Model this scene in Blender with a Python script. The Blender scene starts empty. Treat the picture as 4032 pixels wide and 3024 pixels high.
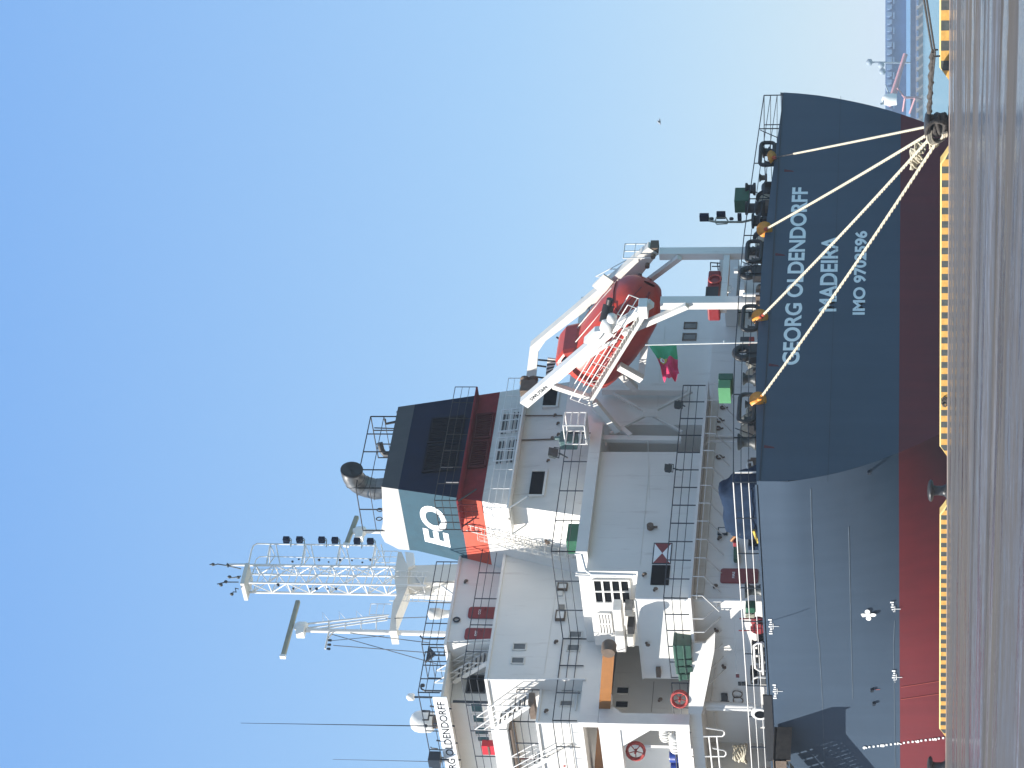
import bpy, bmesh, math, random
from mathutils import Vector, Matrix, noise
random.seed(7)
S = bpy.context.scene
COL = S.collection
# ------------------------------------------------------------------ camera (the photograph was taken with the phone on its side: the horizon runs down the frame)
FPX, HOR = 10400.0, 3600.0
AL = math.radians(43.0); PT = math.atan((HOR-2016)/FPX)
CAM = Vector((82.9, -82.6, 1.45))
DH = Vector((-math.sin(AL), math.cos(AL), 0)); RT = Vector((math.cos(AL), math.sin(AL), 0)); ZZ = Vector((0, 0, 1))
FW = DH*math.cos(PT)+ZZ*math.sin(PT); UP = -DH*math.sin(PT)+ZZ*math.cos(PT)
cd = bpy.data.cameras.new('camera'); cam = bpy.data.objects.new('camera', cd); COL.objects.link(cam)
m = Matrix((( -UP.x, RT.x, -FW.x, CAM.x), (-UP.y, RT.y, -FW.y, CAM.y), (-UP.z, RT.z, -FW.z, CAM.z), (0, 0, 0, 1)))
cam.matrix_world = m
cd.sensor_width = 36; cd.lens = 36*FPX/4032; cd.clip_start = 1; cd.clip_end = 60000
S.camera = cam
# ------------------------------------------------------------------ sky, sun, exposure
TOSUN = Vector((-0.50, -0.78, 1.0)).normalized()
elev = math.asin(TOSUN.z); azim = math.atan2(TOSUN.x, TOSUN.y)
W = bpy.data.worlds.new('World'); S.world = W; W.use_nodes = True
nt = W.node_tree; nt.nodes.clear()
sky = nt.nodes.new('ShaderNodeTexSky'); sky.sky_type = 'NISHITA'; sky.sun_disc = False
sky.sun_elevation = elev; sky.sun_rotation = azim; sky.air_density = 1.0; sky.dust_density = 0.15; sky.ozone_density = 1.5; sky.altitude = 0
bg = nt.nodes.new('ShaderNodeBackground'); bg.inputs[1].default_value = 0.105
out = nt.nodes.new('ShaderNodeOutputWorld')
tc = nt.nodes.new('ShaderNodeTexCoord'); sp3 = nt.nodes.new('ShaderNodeSeparateXYZ'); nt.links.new(tc.outputs['Generated'], sp3.inputs[0])
cr_ = nt.nodes.new('ShaderNodeValToRGB'); nt.links.new(sp3.outputs[2], cr_.inputs[0])   # sky colour by height; top made paler and less blue to brighten shaded faces
els = cr_.color_ramp.elements; els[0].position = 0; els[0].color = (.52, .70, .84, 1); els[1].position = 1; els[1].color = (.50, .60, .72, 1)
e_ = els.new(.15); e_.color = (.35, .60, .92, 1); e_ = els.new(.34); e_.color = (.215, .465, .93, 1); e_ = els.new(.55); e_.color = (.30, .49, .80, 1)
sc_ = nt.nodes.new('ShaderNodeVectorMath'); sc_.operation = 'SCALE'; sc_.inputs[3].default_value = 4.3; nt.links.new(cr_.outputs[0], sc_.inputs[0])
mxs = nt.nodes.new('ShaderNodeMix'); mxs.data_type = 'RGBA'; mxs.inputs[0].default_value = .85
nt.links.new(sky.outputs[0], mxs.inputs[6]); nt.links.new(sc_.outputs[0], mxs.inputs[7]); nt.links.new(mxs.outputs[2], bg.inputs[0])
nt.links.new(bg.outputs[0], out.inputs[0])
sl = bpy.data.lights.new('sun', 'SUN'); sl.energy = 4.4; sl.angle = math.radians(0.53); sl.color = (1, 0.95, 0.88)
sun = bpy.data.objects.new('sun', sl); COL.objects.link(sun)
sun.rotation_euler = TOSUN.to_track_quat('Z', 'Y').to_euler()
S.view_settings.view_transform = 'Standard'; S.view_settings.look = 'None'; S.view_settings.gamma = 1
S.view_settings.use_curve_mapping = False; S.view_settings.exposure = 1.08
# ------------------------------------------------------------------ surveying helpers: a photo point on a known plane gives a place in the world
def ray(q): return FW*FPX + RT*(1512-q[1]) - UP*(q[0]-2016)
def pt(q, X=None, Y=None, Z=None, D=None):
    d = ray(q)
    if D is not None: return CAM + d*(D/d.dot(DH))
    for i, c in enumerate((X, Y, Z)):
        if c is not None: return CAM + d*((c-CAM[i])/d[i])
def zA(x, y): return (2600+.6474*x, .6474*y)
def zB(x, y): return (2600+.6474*x, 1000+.6474*y)
def zC(x, y): return (2600+.6474*x, 1950+.6474*y)
def zL(x, y): return (1900+.4973*x, 850+.4973*y)
def zF(x, y): return (1200+.5425*x, 1400+.5425*y)
def zM(x, y): return (700+.5425*x, 1950+.5425*y)
def zN(x, y): return (1500+.4973*x, 2200+.4973*y)
def zQ(x, y): return (2200+.4967*x, 2200+.4967*y)
def zR(x, y): return (1400+.226*x, 2150+.226*y)
def zS(x, y): return (1650+.2712*x, 2574+.2712*y)
def zT(x, y): return (800+.3165*x, 2050+.3165*y)
def zU(x, y): return (2200+.226*x, 1100+.226*y)
def zV(x, y): return (2500+.2712*x, 1850+.2712*y)
def zW(x, y): return (2500+.2712*x, 2250+.2712*y)
def zX(x, y): return (2500+.2712*x, 2574+.2712*y)
def zY(x, y): return (2500+.2712*x, 1450+.2712*y)
def zK(x, y): return (2150+.2712*x, 1450+.2712*y)
# ------------------------------------------------------------------ materials
def principled(name):
    m = bpy.data.materials.new(name); m.use_nodes = True
    return m, m.node_tree, m.node_tree.nodes['Principled BSDF']
def mat(name, rgb, rough=.5, metal=0., var=.12, scale=1.3, stain=0., stain_rgb=(.16, .075, .03), bump=0., streak=1.0, spec=None):
    m, t, b = principled(name)
    N, Lk = t.nodes, t.links
    co = N.new('ShaderNodeTexCoord'); mp = N.new('ShaderNodeMapping'); mp.inputs['Scale'].default_value = (scale, scale, scale/streak)
    Lk.new(co.outputs['Object'], mp.inputs[0])
    n1 = N.new('ShaderNodeTexNoise'); n1.inputs['Scale'].default_value = 1; n1.inputs['Detail'].default_value = 8; n1.inputs['Roughness'].default_value = .62
    Lk.new(mp.outputs[0], n1.inputs[0])
    mx = N.new('ShaderNodeMix'); mx.data_type = 'RGBA'
    mx.inputs[6].default_value = (*[c*(1-var) for c in rgb], 1); mx.inputs[7].default_value = (*[min(1, c*(1+var)) for c in rgb], 1)
    rp = N.new('ShaderNodeMapRange'); rp.inputs[1].default_value = .3; rp.inputs[2].default_value = .7
    Lk.new(n1.outputs[0], rp.inputs[0]); Lk.new(rp.outputs[0], mx.inputs[0]); last = mx.outputs[2]
    if stain > 0:
        mp2 = N.new('ShaderNodeMapping'); mp2.inputs['Scale'].default_value = (2.2, 2.2, .28); mp2.inputs['Location'].default_value = (3, 7, 1)
        Lk.new(co.outputs['Object'], mp2.inputs[0])
        n2 = N.new('ShaderNodeTexNoise'); n2.inputs['Scale'].default_value = 1.1; n2.inputs['Detail'].default_value = 10; n2.inputs['Roughness'].default_value = .7
        Lk.new(mp2.outputs[0], n2.inputs[0])
        r2 = N.new('ShaderNodeMapRange'); r2.inputs[1].default_value = .58; r2.inputs[2].default_value = .82; r2.inputs[4].default_value = stain
        Lk.new(n2.outputs[0], r2.inputs[0])
        mx2 = N.new('ShaderNodeMix'); mx2.data_type = 'RGBA'; mx2.inputs[7].default_value = (*stain_rgb, 1)
        Lk.new(r2.outputs[0], mx2.inputs[0]); Lk.new(last, mx2.inputs[6]); last = mx2.outputs[2]
    Lk.new(last, b.inputs['Base Color'])
    rr = N.new('ShaderNodeMapRange'); rr.inputs[3].default_value = max(.05, rough-.1); rr.inputs[4].default_value = min(1, rough+.12)
    Lk.new(n1.outputs[0], rr.inputs[0]); Lk.new(rr.outputs[0], b.inputs['Roughness'])
    b.inputs['Metallic'].default_value = metal
    if spec is not None: b.inputs['Specular IOR Level'].default_value = spec
    if bump > 0:
        bp = N.new('ShaderNodeBump'); bp.inputs['Strength'].default_value = bump; bp.inputs['Distance'].default_value = .03
        Lk.new(n1.outputs[0], bp.inputs['Height']); Lk.new(bp.outputs[0], b.inputs['Normal'])
    return m
MT = {}
MT['white'] = mat('white_paint', (.71, .69, .645), .42, stain=.42, var=.06, scale=.5, streak=2.5, bump=.06)
MT['dirty'] = mat('weathered_darker_white_paint', (.60, .575, .52), .5, stain=.75, stain_rgb=(.25, .17, .09), var=.10, scale=.9, streak=3, bump=.08)
MT['wfit'] = mat('white_fittings', (.70, .69, .66), .4, stain=.18, var=.06, scale=2)
MT['cream'] = mat('cream_bulwark_paint', (.62, .60, .55), .5, stain=.5, stain_rgb=(.3, .24, .16), var=.08)
MT['dark'] = mat('dark_railing_paint', (.012, .02, .032), .45, var=.3, scale=4)
MT['black'] = mat('black_iron', (.012, .012, .013), .5, var=.4, scale=5)
MT['rubber'] = mat('dark_glass', (.004, .005, .007), .6, var=.2, scale=1, spec=.05)
MT['glassg'] = mat('window_glass_grey', (.12, .12, .115), .15, var=.25, scale=2)
MT['glassgreen'] = mat('green_tinted_glass', (.02, .06, .055), .1, var=.2, scale=2)
MT['fdred'] = mat('funnel_dark_red_paint', (.20, .022, .028), .7, var=.2, scale=2, stain=.4, stain_rgb=(.05,.015,.015), spec=.1)  # darker red for the funnel's aft face and its upper platform
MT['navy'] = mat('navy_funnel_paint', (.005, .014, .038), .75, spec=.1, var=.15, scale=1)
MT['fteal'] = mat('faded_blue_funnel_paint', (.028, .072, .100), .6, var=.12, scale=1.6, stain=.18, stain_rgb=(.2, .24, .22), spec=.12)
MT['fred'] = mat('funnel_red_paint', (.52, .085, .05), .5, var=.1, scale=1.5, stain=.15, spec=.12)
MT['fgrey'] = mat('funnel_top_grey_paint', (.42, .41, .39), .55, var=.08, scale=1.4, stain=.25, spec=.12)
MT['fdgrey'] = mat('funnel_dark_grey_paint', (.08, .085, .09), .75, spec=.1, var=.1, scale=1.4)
MT['dred'] = mat('red_door_paint', (.21, .018, .022), .4, var=.12, scale=3)
MT['orange'] = mat('lifeboat_orange', (.42, .040, .024), .38, var=.12, scale=2.5, stain=.12, stain_rgb=(.25, .05, .03))
MT['guard'] = mat('orange_plastic', (.75, .27, .03), .45, var=.15, scale=6)
MT['jib'] = mat('ochre_boom_paint', (.30, .12, .025), .5, var=.15, scale=2, stain=.3)
MT['green'] = mat('green_paint', (.010, .085, .042), .5, var=.25, scale=4)
MT['bin'] = mat('green_plastic', (.024, .075, .05), .42, var=.3, scale=3)
MT['blue'] = mat('blue_plastic', (.01, .035, .22), .3, var=.4, scale=5)
MT['tarp'] = mat('dark_blue_tarpaulin', (.012, .025, .052), .9, var=.25, scale=2.5, bump=.5, spec=.1)
MT['steel'] = mat('sooty_steel', (.17, .17, .165), .35, metal=.75, var=.35, scale=2, stain=.6, stain_rgb=(.03, .03, .03))
MT['rope'] = mat('pale_rope', (.50, .45, .34), .9, var=.25, scale=14, bump=1)
MT['drope'] = mat('dirty_dark_rope', (.055, .048, .042), .95, var=.5, scale=9, bump=1)
MT['bollard'] = mat('worn_cast_iron', (.035, .037, .04), .42, metal=.3, var=.6, scale=6, stain=.5, stain_rgb=(.09, .05, .03), bump=.4)
MT['red'] = mat('bright_red_paint', (.55, .02, .03), .4, var=.15, scale=4)
MT['hose'] = mat('red_white_hose', (.45, .06, .05), .6, var=.6, scale=9)
MT['drum'] = mat('winch_grey_green', (.028, .036, .038), .5, var=.4, scale=4, stain=.5)
MT['raft'] = mat('white_fibreglass', (.75, .74, .70), .35, var=.05, scale=3, stain=.1)
MT['scan'] = mat('scanner_khaki', (.26, .26, .20), .5, var=.12, scale=3)
MT['ylw'] = mat('yellow_kerb_paint', (.46, .26, .055), .6, var=.18, scale=5, stain=.5, stain_rgb=(.32, .17, .07), streak=.6, bump=.5)
MT['ytop'] = mat('pale_yellow_kerb_paint', (.55, .40, .14), .6, var=.1, scale=4, stain=.2)
MT['kblk'] = mat('black_kerb_paint', (.035, .045, .045), .6, var=.35, scale=6, stain=.4, stain_rgb=(.12, .12, .1), bump=.5)
MT['conc'] = mat('concrete', (.30, .27, .24), .85, var=.15, scale=2, bump=.3)
MT['grime'] = mat('rust_brown_paint', (.12, .085, .06), .7, var=.3, scale=3)
MT['yel'] = mat('yellow_paint', (.7, .5, .08), .5)
def hull_mat(name, rgb, lo, amount, rough):
    m, t, b = principled(name); N, Lk = t.nodes, t.links
    co = N.new('ShaderNodeTexCoord')
    def nz(sc, s, det=8):
        mp = N.new('ShaderNodeMapping'); mp.inputs['Scale'].default_value = sc; Lk.new(co.outputs['Object'], mp.inputs[0])
        n = N.new('ShaderNodeTexNoise'); n.inputs['Scale'].default_value = s; n.inputs['Detail'].default_value = det; n.inputs['Roughness'].default_value = .6
        Lk.new(mp.outputs[0], n.inputs[0]); return n.outputs[0]
    a = nz((.9, .9, .07), 1.4); c = nz((.12, .12, .30), 1.0, 5); f = nz((1, 1, 1), 5, 10)
    s1 = N.new('ShaderNodeMath'); s1.operation = 'MULTIPLY_ADD'; s1.inputs[1].default_value = .45; Lk.new(a, s1.inputs[0])
    s2 = N.new('ShaderNodeMath'); s2.operation = 'MULTIPLY_ADD'; s2.inputs[1].default_value = .45; Lk.new(c, s2.inputs[0])
    s3 = N.new('ShaderNodeMath'); s3.operation = 'MULTIPLY'; s3.inputs[1].default_value = .10; Lk.new(f, s3.inputs[0])
    Lk.new(s3.outputs[0], s2.inputs[2]); Lk.new(s2.outputs[0], s1.inputs[2])
    r = N.new('ShaderNodeMapRange'); r.inputs[1].default_value = .36; r.inputs[2].default_value = .66; Lk.new(s1.outputs[0], r.inputs[0])
    mx = N.new('ShaderNodeMix'); mx.data_type = 'RGBA'; mx.inputs[6].default_value = (*lo, 1); mx.inputs[7].default_value = (*rgb, 1)
    Lk.new(r.outputs[0], mx.inputs[0]); Lk.new(mx.outputs[2], b.inputs['Base Color'])
    b.inputs['Roughness'].default_value = rough
    # plates dented between the frames
    w = N.new('ShaderNodeTexWave'); w.wave_type = 'BANDS'; w.bands_direction = 'X'; w.inputs['Scale'].default_value = .37; w.inputs['Distortion'].default_value = 1.5
    Lk.new(co.outputs['Object'], w.inputs[0])
    ad = N.new('ShaderNodeMath'); ad.operation = 'MULTIPLY_ADD'; ad.inputs[1].default_value = .35; Lk.new(w.outputs['Fac'], ad.inputs[0]); Lk.new(c, ad.inputs[2])
    bp = N.new('ShaderNodeBump'); bp.inputs['Strength'].default_value = .25; bp.inputs['Distance'].default_value = .05
    Lk.new(ad.outputs[0], bp.inputs['Height']); Lk.new(bp.outputs[0], b.inputs['Normal'])
    return m
MT['hull'] = hull_mat('hull_blue_paint', (.040, .069, .108), (.031, .055, .088), .5, .55)
MT['boot'] = hull_mat('hull_red_paint', (.165, .014, .018), (.115, .010, .015), .5, .6)
MT['rstain'] = mat('dull_red_stain', (.10, .022, .03), .8, var=.4, scale=9)
MT['scuff'] = mat('chalky_seam', (.075, .105, .135), .7, var=.3, scale=1.2)
MT['mark'] = mat('white_marking_paint', (.84, .85, .84), .5, var=.05, scale=4)
MT['inkp'] = mat('black_lettering', (.01, .01, .012), .5, var=.1)
# ------------------------------------------------------------------ mesh builder
EACH = {'strut','brace','vent_head','drain_pipe','bitts','hook','signal_lamp','lifting_eye','mast_foot_plate','vent_slot','cross_brace','sheave','horn','gauge','lifebuoy_hoop','fender_strip','hatch','bracket','board_stripe','stay_wire','pipe','grab_rail','vent_pipe','ramp_support','seam_line','lamp','vent','rubbing_line','grab_line','deck_edge','drain','bollard_cap','platform_edge','opening_','side_brace'}
class MB:
    def __init__(s): s.v = []; s.f = []; s.m = []; s.k = 0; s.sm = []; s.g = 0; s.gf = []
    def add(s, vs, fs, k=0, smooth=False):
        n = len(s.v); s.v += [tuple(v) for v in vs]
        for f in fs: s.f.append([i+n for i in f]); s.m.append(k); s.sm.append(smooth); s.gf.append(s.g)
        return s
    def box(s, a, b, k=0):
        s.g += 1
        x0, y0, z0 = [min(a[i], b[i]) for i in range(3)]; x1, y1, z1 = [max(a[i], b[i]) for i in range(3)]
        return s.add([(x0,y0,z0),(x1,y0,z0),(x1,y1,z0),(x0,y1,z0),(x0,y0,z1),(x1,y0,z1),(x1,y1,z1),(x0,y1,z1)],
                     [(0,3,2,1),(4,5,6,7),(0,1,5,4),(1,2,6,5),(2,3,7,6),(3,0,4,7)], k)
    def beam(s, a, b, w, h, up=(0,0,1), k=0):
        s.g += 1
        a = Vector(a); b = Vector(b); d = (b-a).normalized(); u = Vector(up)
        if abs(d.dot(u)) > .98: u = Vector((1,0,0))
        sd = d.cross(u).normalized(); u = sd.cross(d).normalized()
        vs = [p + sd*(w/2*i) + u*(h/2*j) for p in (a, b) for (i, j) in ((-1,-1),(1,-1),(1,1),(-1,1))]
        return s.add(vs, [(0,3,2,1),(4,5,6,7),(0,1,5,4),(1,2,6,5),(2,3,7,6),(3,0,4,7)], k)
    def tube(s, a, b, r, n=6, r2=None, k=0, caps=True):
        s.g += 1
        a = Vector(a); b = Vector(b); d = (b-a)
        if d.length < 1e-5: return s
        d.normalize(); u = Vector((0,0,1)) if abs(d.z) < .9 else Vector((1,0,0))
        e = d.cross(u).normalized(); g = e.cross(d); r2 = r if r2 is None else r2
        vs = []
        for p, q in ((a, r), (b, r2)):
            for i in range(n):
                t = 2*math.pi*i/n; vs.append(p + e*(q*math.cos(t)) + g*(q*math.sin(t)))
        s.add(vs, [(i, (i+1)%n, n+(i+1)%n, n+i) for i in range(n)], k, True)
        if caps: s.add(vs, [tuple(range(n-1,-1,-1)), tuple(range(n, 2*n))], k)
        return s
    def path(s, pts, r, n=6, k=0, rs=None, closed=False):
        s.g += 1
        pts = [Vector(p) for p in pts]; m = len(pts)
        if closed: pts2 = pts
        rings = []; e = None
        for i, p in enumerate(pts):
            if closed: d = pts[(i+1)%m]-pts[i-1]
            else: d = pts[min(i+1, m-1)]-pts[max(i-1, 0)]
            d.normalize()
            if e is None:
                u = Vector((0,0,1)) if abs(d.z) < .9 else Vector((1,0,0)); e = d.cross(u).normalized()
            else:
                e = (e - d*e.dot(d)).normalized()
            g = e.cross(d); q = rs[i] if rs else r
            rings.append([p + e*(q*math.cos(2*math.pi*j/n)) + g*(q*math.sin(2*math.pi*j/n)) for j in range(n)])
        vs = [v for rg in rings for v in rg]; fs = []
        for i in range(m if closed else m-1):
            a, b = i*n, ((i+1)%m)*n
            fs += [(a+j, a+(j+1)%n, b+(j+1)%n, b+j) for j in range(n)]
        s.add(vs, fs, k, True)
        if not closed: s.add(vs, [tuple(range(n-1,-1,-1)), tuple(range((m-1)*n, m*n))], k)
        return s
    def prism(s, pts, ext, k=0, kside=None):
        s.g += 1
        pts = [Vector(p) for p in pts]; ext = Vector(ext); n = len(pts)
        vs = pts + [p+ext for p in pts]
        s.add(vs, [tuple(range(n)), tuple(range(2*n-1, n-1, -1))], k)
        s.add(vs, [(i, (i+1)%n, n+(i+1)%n, n+i) for i in range(n)], k if kside is None else kside)
        return s
    def lathe(s, c, prof, n=20, axis=(0,0,1), k=0):
        s.g += 1
        c = Vector(c); a = Vector(axis).normalized(); u = Vector((0,0,1)) if abs(a.z) < .9 else Vector((1,0,0))
        e = a.cross(u).normalized(); g = a.cross(e); vs = []
        for r, h in prof:
            for i in range(n):
                t = 2*math.pi*i/n; vs.append(c + a*h + e*(r*math.cos(t)) + g*(r*math.sin(t)))
        m = len(prof); fs = []
        for j in range(m-1):
            fs += [(j*n+i, j*n+(i+1)%n, (j+1)*n+(i+1)%n, (j+1)*n+i) for i in range(n)]
        s.add(vs, fs, k, True); s.add(vs, [tuple(range(n-1,-1,-1)), tuple(range((m-1)*n, m*n))], k)
        return s
    def grid(s, rows, k=0, smooth=False, cap=False):
        n = len(rows[0]); vs = [v for r in rows for v in r]; fs = []
        for i in range(len(rows)-1):
            fs += [(i*n+j, i*n+j+1, (i+1)*n+j+1, (i+1)*n+j) for j in range(n-1)]
        s.add(vs, fs, k, smooth); return s
    def build(s, name, mats, parent=None, label=None, bevel=0, origin=None, fixn=True, **props):
        gs = sorted(set(s.gf))
        if name in EACH and parent is not None and len(gs) > 1:      # every piece a part of its own
            o = None
            for g_ in gs:
                q = MB(); mp = {}
                for f, mi, sm, gg in zip(s.f, s.m, s.sm, s.gf):
                    if gg != g_: continue
                    nf = []
                    for i in f:
                        if i not in mp: mp[i] = len(q.v); q.v.append(s.v[i])
                        nf.append(mp[i])
                    q.f.append(nf); q.m.append(mi); q.sm.append(sm); q.gf.append(0)
                o = q.build(name, mats, parent, label, bevel, None, fixn, **props)
            return o
        me = bpy.data.meshes.new(name)
        if not isinstance(mats, (list, tuple)): mats = [mats]
        off = Vector(origin) if origin is not None else Vector((0,0,0))
        me.from_pydata([tuple(Vector(v)-off) for v in s.v], [], s.f); me.update()
        for q in mats: me.materials.append(MT[q] if isinstance(q, str) else q)
        for i, pl in enumerate(me.polygons): pl.material_index = s.m[i]; pl.use_smooth = s.sm[i]
        if fixn:
            bm = bmesh.new(); bm.from_mesh(me); bmesh.ops.recalc_face_normals(bm, faces=bm.faces); bm.to_mesh(me); bm.free()
        o = bpy.data.objects.new(name, me); COL.objects.link(o); o.location = off
        if parent is not None:
            o.parent = parent
            w = Vector((0,0,0)); q = parent
            while q is not None: w += q.location; q = q.parent
            o.location = off - w
        if label: o['label'] = label
        if bevel:
            bv = o.modifiers.new('bevel', 'BEVEL'); bv.width = bevel; bv.segments = 2; bv.limit_method = 'ANGLE'; bv.angle_limit = .7
        for kk, vv in props.items(): o[kk] = vv
        return o
def empty(name, loc, label, cat, group=None):
    o = bpy.data.objects.new(name, None); COL.objects.link(o); o.location = loc; o.empty_display_size = .5
    o['label'] = label; o['category'] = cat
    if group: o['group'] = group
    return o
def tag(o, label, cat, group=None):
    o['label'] = label; o['category'] = cat
    if group: o['group'] = group
    return o
def struct(o): o['kind'] = 'structure'; return o
def rail(mb, pts, h=1.05, gap=1.5, n=3, r=.022, k=0, rp=None, kp=None):
    """guard rail: stanchions and n courses along a polyline of base points"""
    pts = [Vector(p) for p in pts]; rp = rp or r*1.15; kp = k if kp is None else kp
    for a, b in zip(pts[:-1], pts[1:]):
        for i in range(n):
            z = h*(1-i/ n) ; mb.tube(a+ZZ*z, b+ZZ*z, r if i == 0 else r*.7, 5, k=k)
        m = max(1, round((b-a).length/gap))
        for i in range(m+1):
            p = a.lerp(b, i/m); mb.tube(p, p+ZZ*h, rp, 5, k=kp)
    return mb
def ladder(mb, a, b, w, side, r=.02, step=.3, k=0):
    a, b, side = Vector(a), Vector(b), Vector(side).normalized()*w/2
    for sg in (-1, 1): mb.tube(a+side*sg, b+side*sg, r, 5, k=k)
    m = max(2, int((b-a).length/step))
    for i in range(1, m): p = a.lerp(b, i/m); mb.tube(p-side, p+side, r*.7, 4, k=k)
    return mb
def text_mesh(txt, bold=.0):
    c = bpy.data.curves.new('t', 'FONT'); c.body = txt; c.size = 1; c.offset = bold; c.resolution_u = 6
    o = bpy.data.objects.new('t', c); COL.objects.link(o)
    bpy.context.view_layer.update()
    me = bpy.data.meshes.new_from_object(o.evaluated_get(bpy.context.evaluated_depsgraph_get()))
    bpy.data.objects.remove(o); bpy.data.curves.remove(c)
    return me
def lettering(name, txt, bl, br, height, out, mt, parent, bold=.02, up=None, label=None):
    """raised painted letters filling the line bl-br, standing `out` proud of the surface"""
    me = text_mesh(txt, bold); me.name = name
    xs = [v.co.x for v in me.vertices]; ys = [v.co.y for v in me.vertices]
    x0, x1, y0, y1 = min(xs), max(xs), min(ys), max(ys)
    bl, br = Vector(bl), Vector(br); U = br-bl; V = Vector(up).normalized()*height if up else ZZ*height; O = Vector(out)
    w = Vector((0,0,0)); q = parent
    while q is not None: w += q.location; q = q.parent
    for v in me.vertices: v.co = bl + U*((v.co.x-x0)/(x1-x0)) + V*((v.co.y-y0)/(y1-y0)) + O - bl
    me.materials.clear(); me.materials.append(MT[mt]); me.update()
    o = bpy.data.objects.new(name, me); COL.objects.link(o); o.parent = parent; o.location = bl - w
    if label: o['label'] = label
    return o
def arc(c, e, g, r, a0, a1, n):
    c, e, g = Vector(c), Vector(e), Vector(g)
    return [c + e*(r*math.cos(a0+(a1-a0)*i/n)) + g*(r*math.sin(a0+(a1-a0)*i/n)) for i in range(n+1)]
# ================================================================== SETTING: quay, water, far shore
def ground_mat():
    m, t, b = principled('quay_surface'); N, Lk = t.nodes, t.links
    co = N.new('ShaderNodeTexCoord')
    def nz(sx, sy, det, rough=.6, loc=(0,0,0)):
        mp = N.new('ShaderNodeMapping'); mp.inputs['Scale'].default_value = (sx, sy, 1); mp.inputs['Location'].default_value = loc
        Lk.new(co.outputs['Object'], mp.inputs[0])
        n = N.new('ShaderNodeTexNoise'); n.inputs['Scale'].default_value = 1; n.inputs['Detail'].default_value = det; n.inputs['Roughness'].default_value = rough
        Lk.new(mp.outputs[0], n.inputs[0]); return n.outputs[0]
    tr = nz(.006, .16, 8, .66)            # wheel tracks running along the quay
    tr2 = nz(.035, .55, 9, .7, (5, 3, 0))
    fine = nz(3.5, 3.5, 12, .75)
    def ramp(src, a, c, v0=0, v1=1):
        r = N.new('ShaderNodeMapRange'); r.inputs[1].default_value = a; r.inputs[2].default_value = c; r.inputs[3].default_value = v0; r.inputs[4].default_value = v1
        Lk.new(src, r.inputs[0]); return r.outputs[0]
    def mix(fac, A, B):
        x = N.new('ShaderNodeMix'); x.data_type = 'RGBA'
        Lk.new(fac, x.inputs[0])
        for i, c in ((6, A), (7, B)):
            if isinstance(c, tuple): x.inputs[i].default_value = (*c, 1)
            else: Lk.new(c, x.inputs[i])
        return x.outputs[2]
    mid_ = nz(.22, 1.6, 9, .75, (1, 8, 0))
    sx = N.new('ShaderNodeSeparateXYZ'); Lk.new(co.outputs['Object'], sx.inputs[0])
    dn = N.new('ShaderNodeMath'); dn.operation = 'MULTIPLY_ADD'; dn.inputs[1].default_value = 11; Lk.new(nz(.02, .12, 8, .7, (2, 9, 0)), dn.inputs[0]); Lk.new(sx.outputs[1], dn.inputs[2])
    lane = N.new('ShaderNodeMapRange'); lane.inputs[1].default_value = 5.5; lane.inputs[2].default_value = -60+5.5; Lk.new(dn.outputs[0], lane.inputs[0])
    lr = N.new('ShaderNodeValToRGB'); Lk.new(lane.outputs[0], lr.inputs[0]); es = lr.color_ramp.elements
    L_ = [(0, (0.117, 0.102, 0.086)), (.20, (0.094, 0.082, 0.070)), (.27, (0.066, 0.070, 0.074)), (.44, (0.066, 0.066, 0.067)), (.50, (0.101, 0.086, 0.066)), (.62, (0.090, 0.074, 0.057)), (.66, (0.070, 0.082, 0.102)), (.695, (0.023, 0.022, 0.022)), (.72, (0.101, 0.123, 0.156)), (.80, (0.094, 0.115, 0.152)), (.815, (0.020, 0.018, 0.018)), (.83, (0.086, 0.074, 0.057)), (.875, (0.082, 0.070, 0.053)), (.895, (0.078, 0.094, 0.123)), (1, (0.086, 0.098, 0.127))]
    es[0].position = 0; es[0].color = (*L_[0][1], 1); es[1].position = 1; es[1].color = (*L_[-1][1], 1)
    for p_, c_ in L_[1:-1]: e_ = es.new(p_); e_.color = (*c_, 1)
    c1 = lr.outputs[0]; coarse = nz(.9, .9, 10, .75, (4, 4, 0))
    c2 = mix(ramp(tr2, .54, .59, 0, .55), c1, (.17, .19, .24))
    c3 = mix(ramp(tr2, .37, .43, .7, 0), c2, (.035, .032, .031))
    c3b = mix(ramp(mid_, .42, .55, .7, 0), mix(ramp(coarse, .40, .56, .75, 0), c3, (.07, .062, .058)), (.07, .062, .06))
    c4 = mix(ramp(fine, .40, .62, .45, 0), c3b, (.05, .047, .045))
    mp = N.new('ShaderNodeMapping'); mp.inputs['Scale'].default_value = (.02, .30, 1); mp.inputs['Location'].default_value = (11, 2.3, 0)
    Lk.new(co.outputs['Object'], mp.inputs[0])
    r1 = N.new('ShaderNodeTexNoise'); r1.inputs['Scale'].default_value = 1.2; r1.inputs['Detail'].default_value = 3; Lk.new(mp.outputs[0], r1.inputs[0])
    c5 = mix(ramp(r1.outputs[0], .66, .72, 0, .6), c4, (.12, .03, .035))
    Lk.new(c5, b.inputs['Base Color']); wet = ramp(nz(.07, .42, 9, .72, (7, 2, 0)), .52, .545, .88, .08); Lk.new(wet, b.inputs['Roughness']); b.inputs['Specular IOR Level'].default_value = .35
    ad = N.new('ShaderNodeMath'); ad.operation = 'MULTIPLY_ADD'; ad.inputs[1].default_value = 2.2; Lk.new(tr2, ad.inputs[0]); Lk.new(fine, ad.inputs[2])
    bp = N.new('ShaderNodeBump'); bp.inputs['Strength'].default_value = .9; bp.inputs['Distance'].default_value = .05
    Lk.new(ad.outputs[0], bp.inputs['Height']); Lk.new(bp.outputs[0], b.inputs['Normal'])
    return m
def zg(x): return .05+.0047*(max(-60, min(60, x))+3)
YQ = -3.2                                   # front face of the kerb; the quay edge lies half a metre beyond it
g = MB(); rows = []
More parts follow.
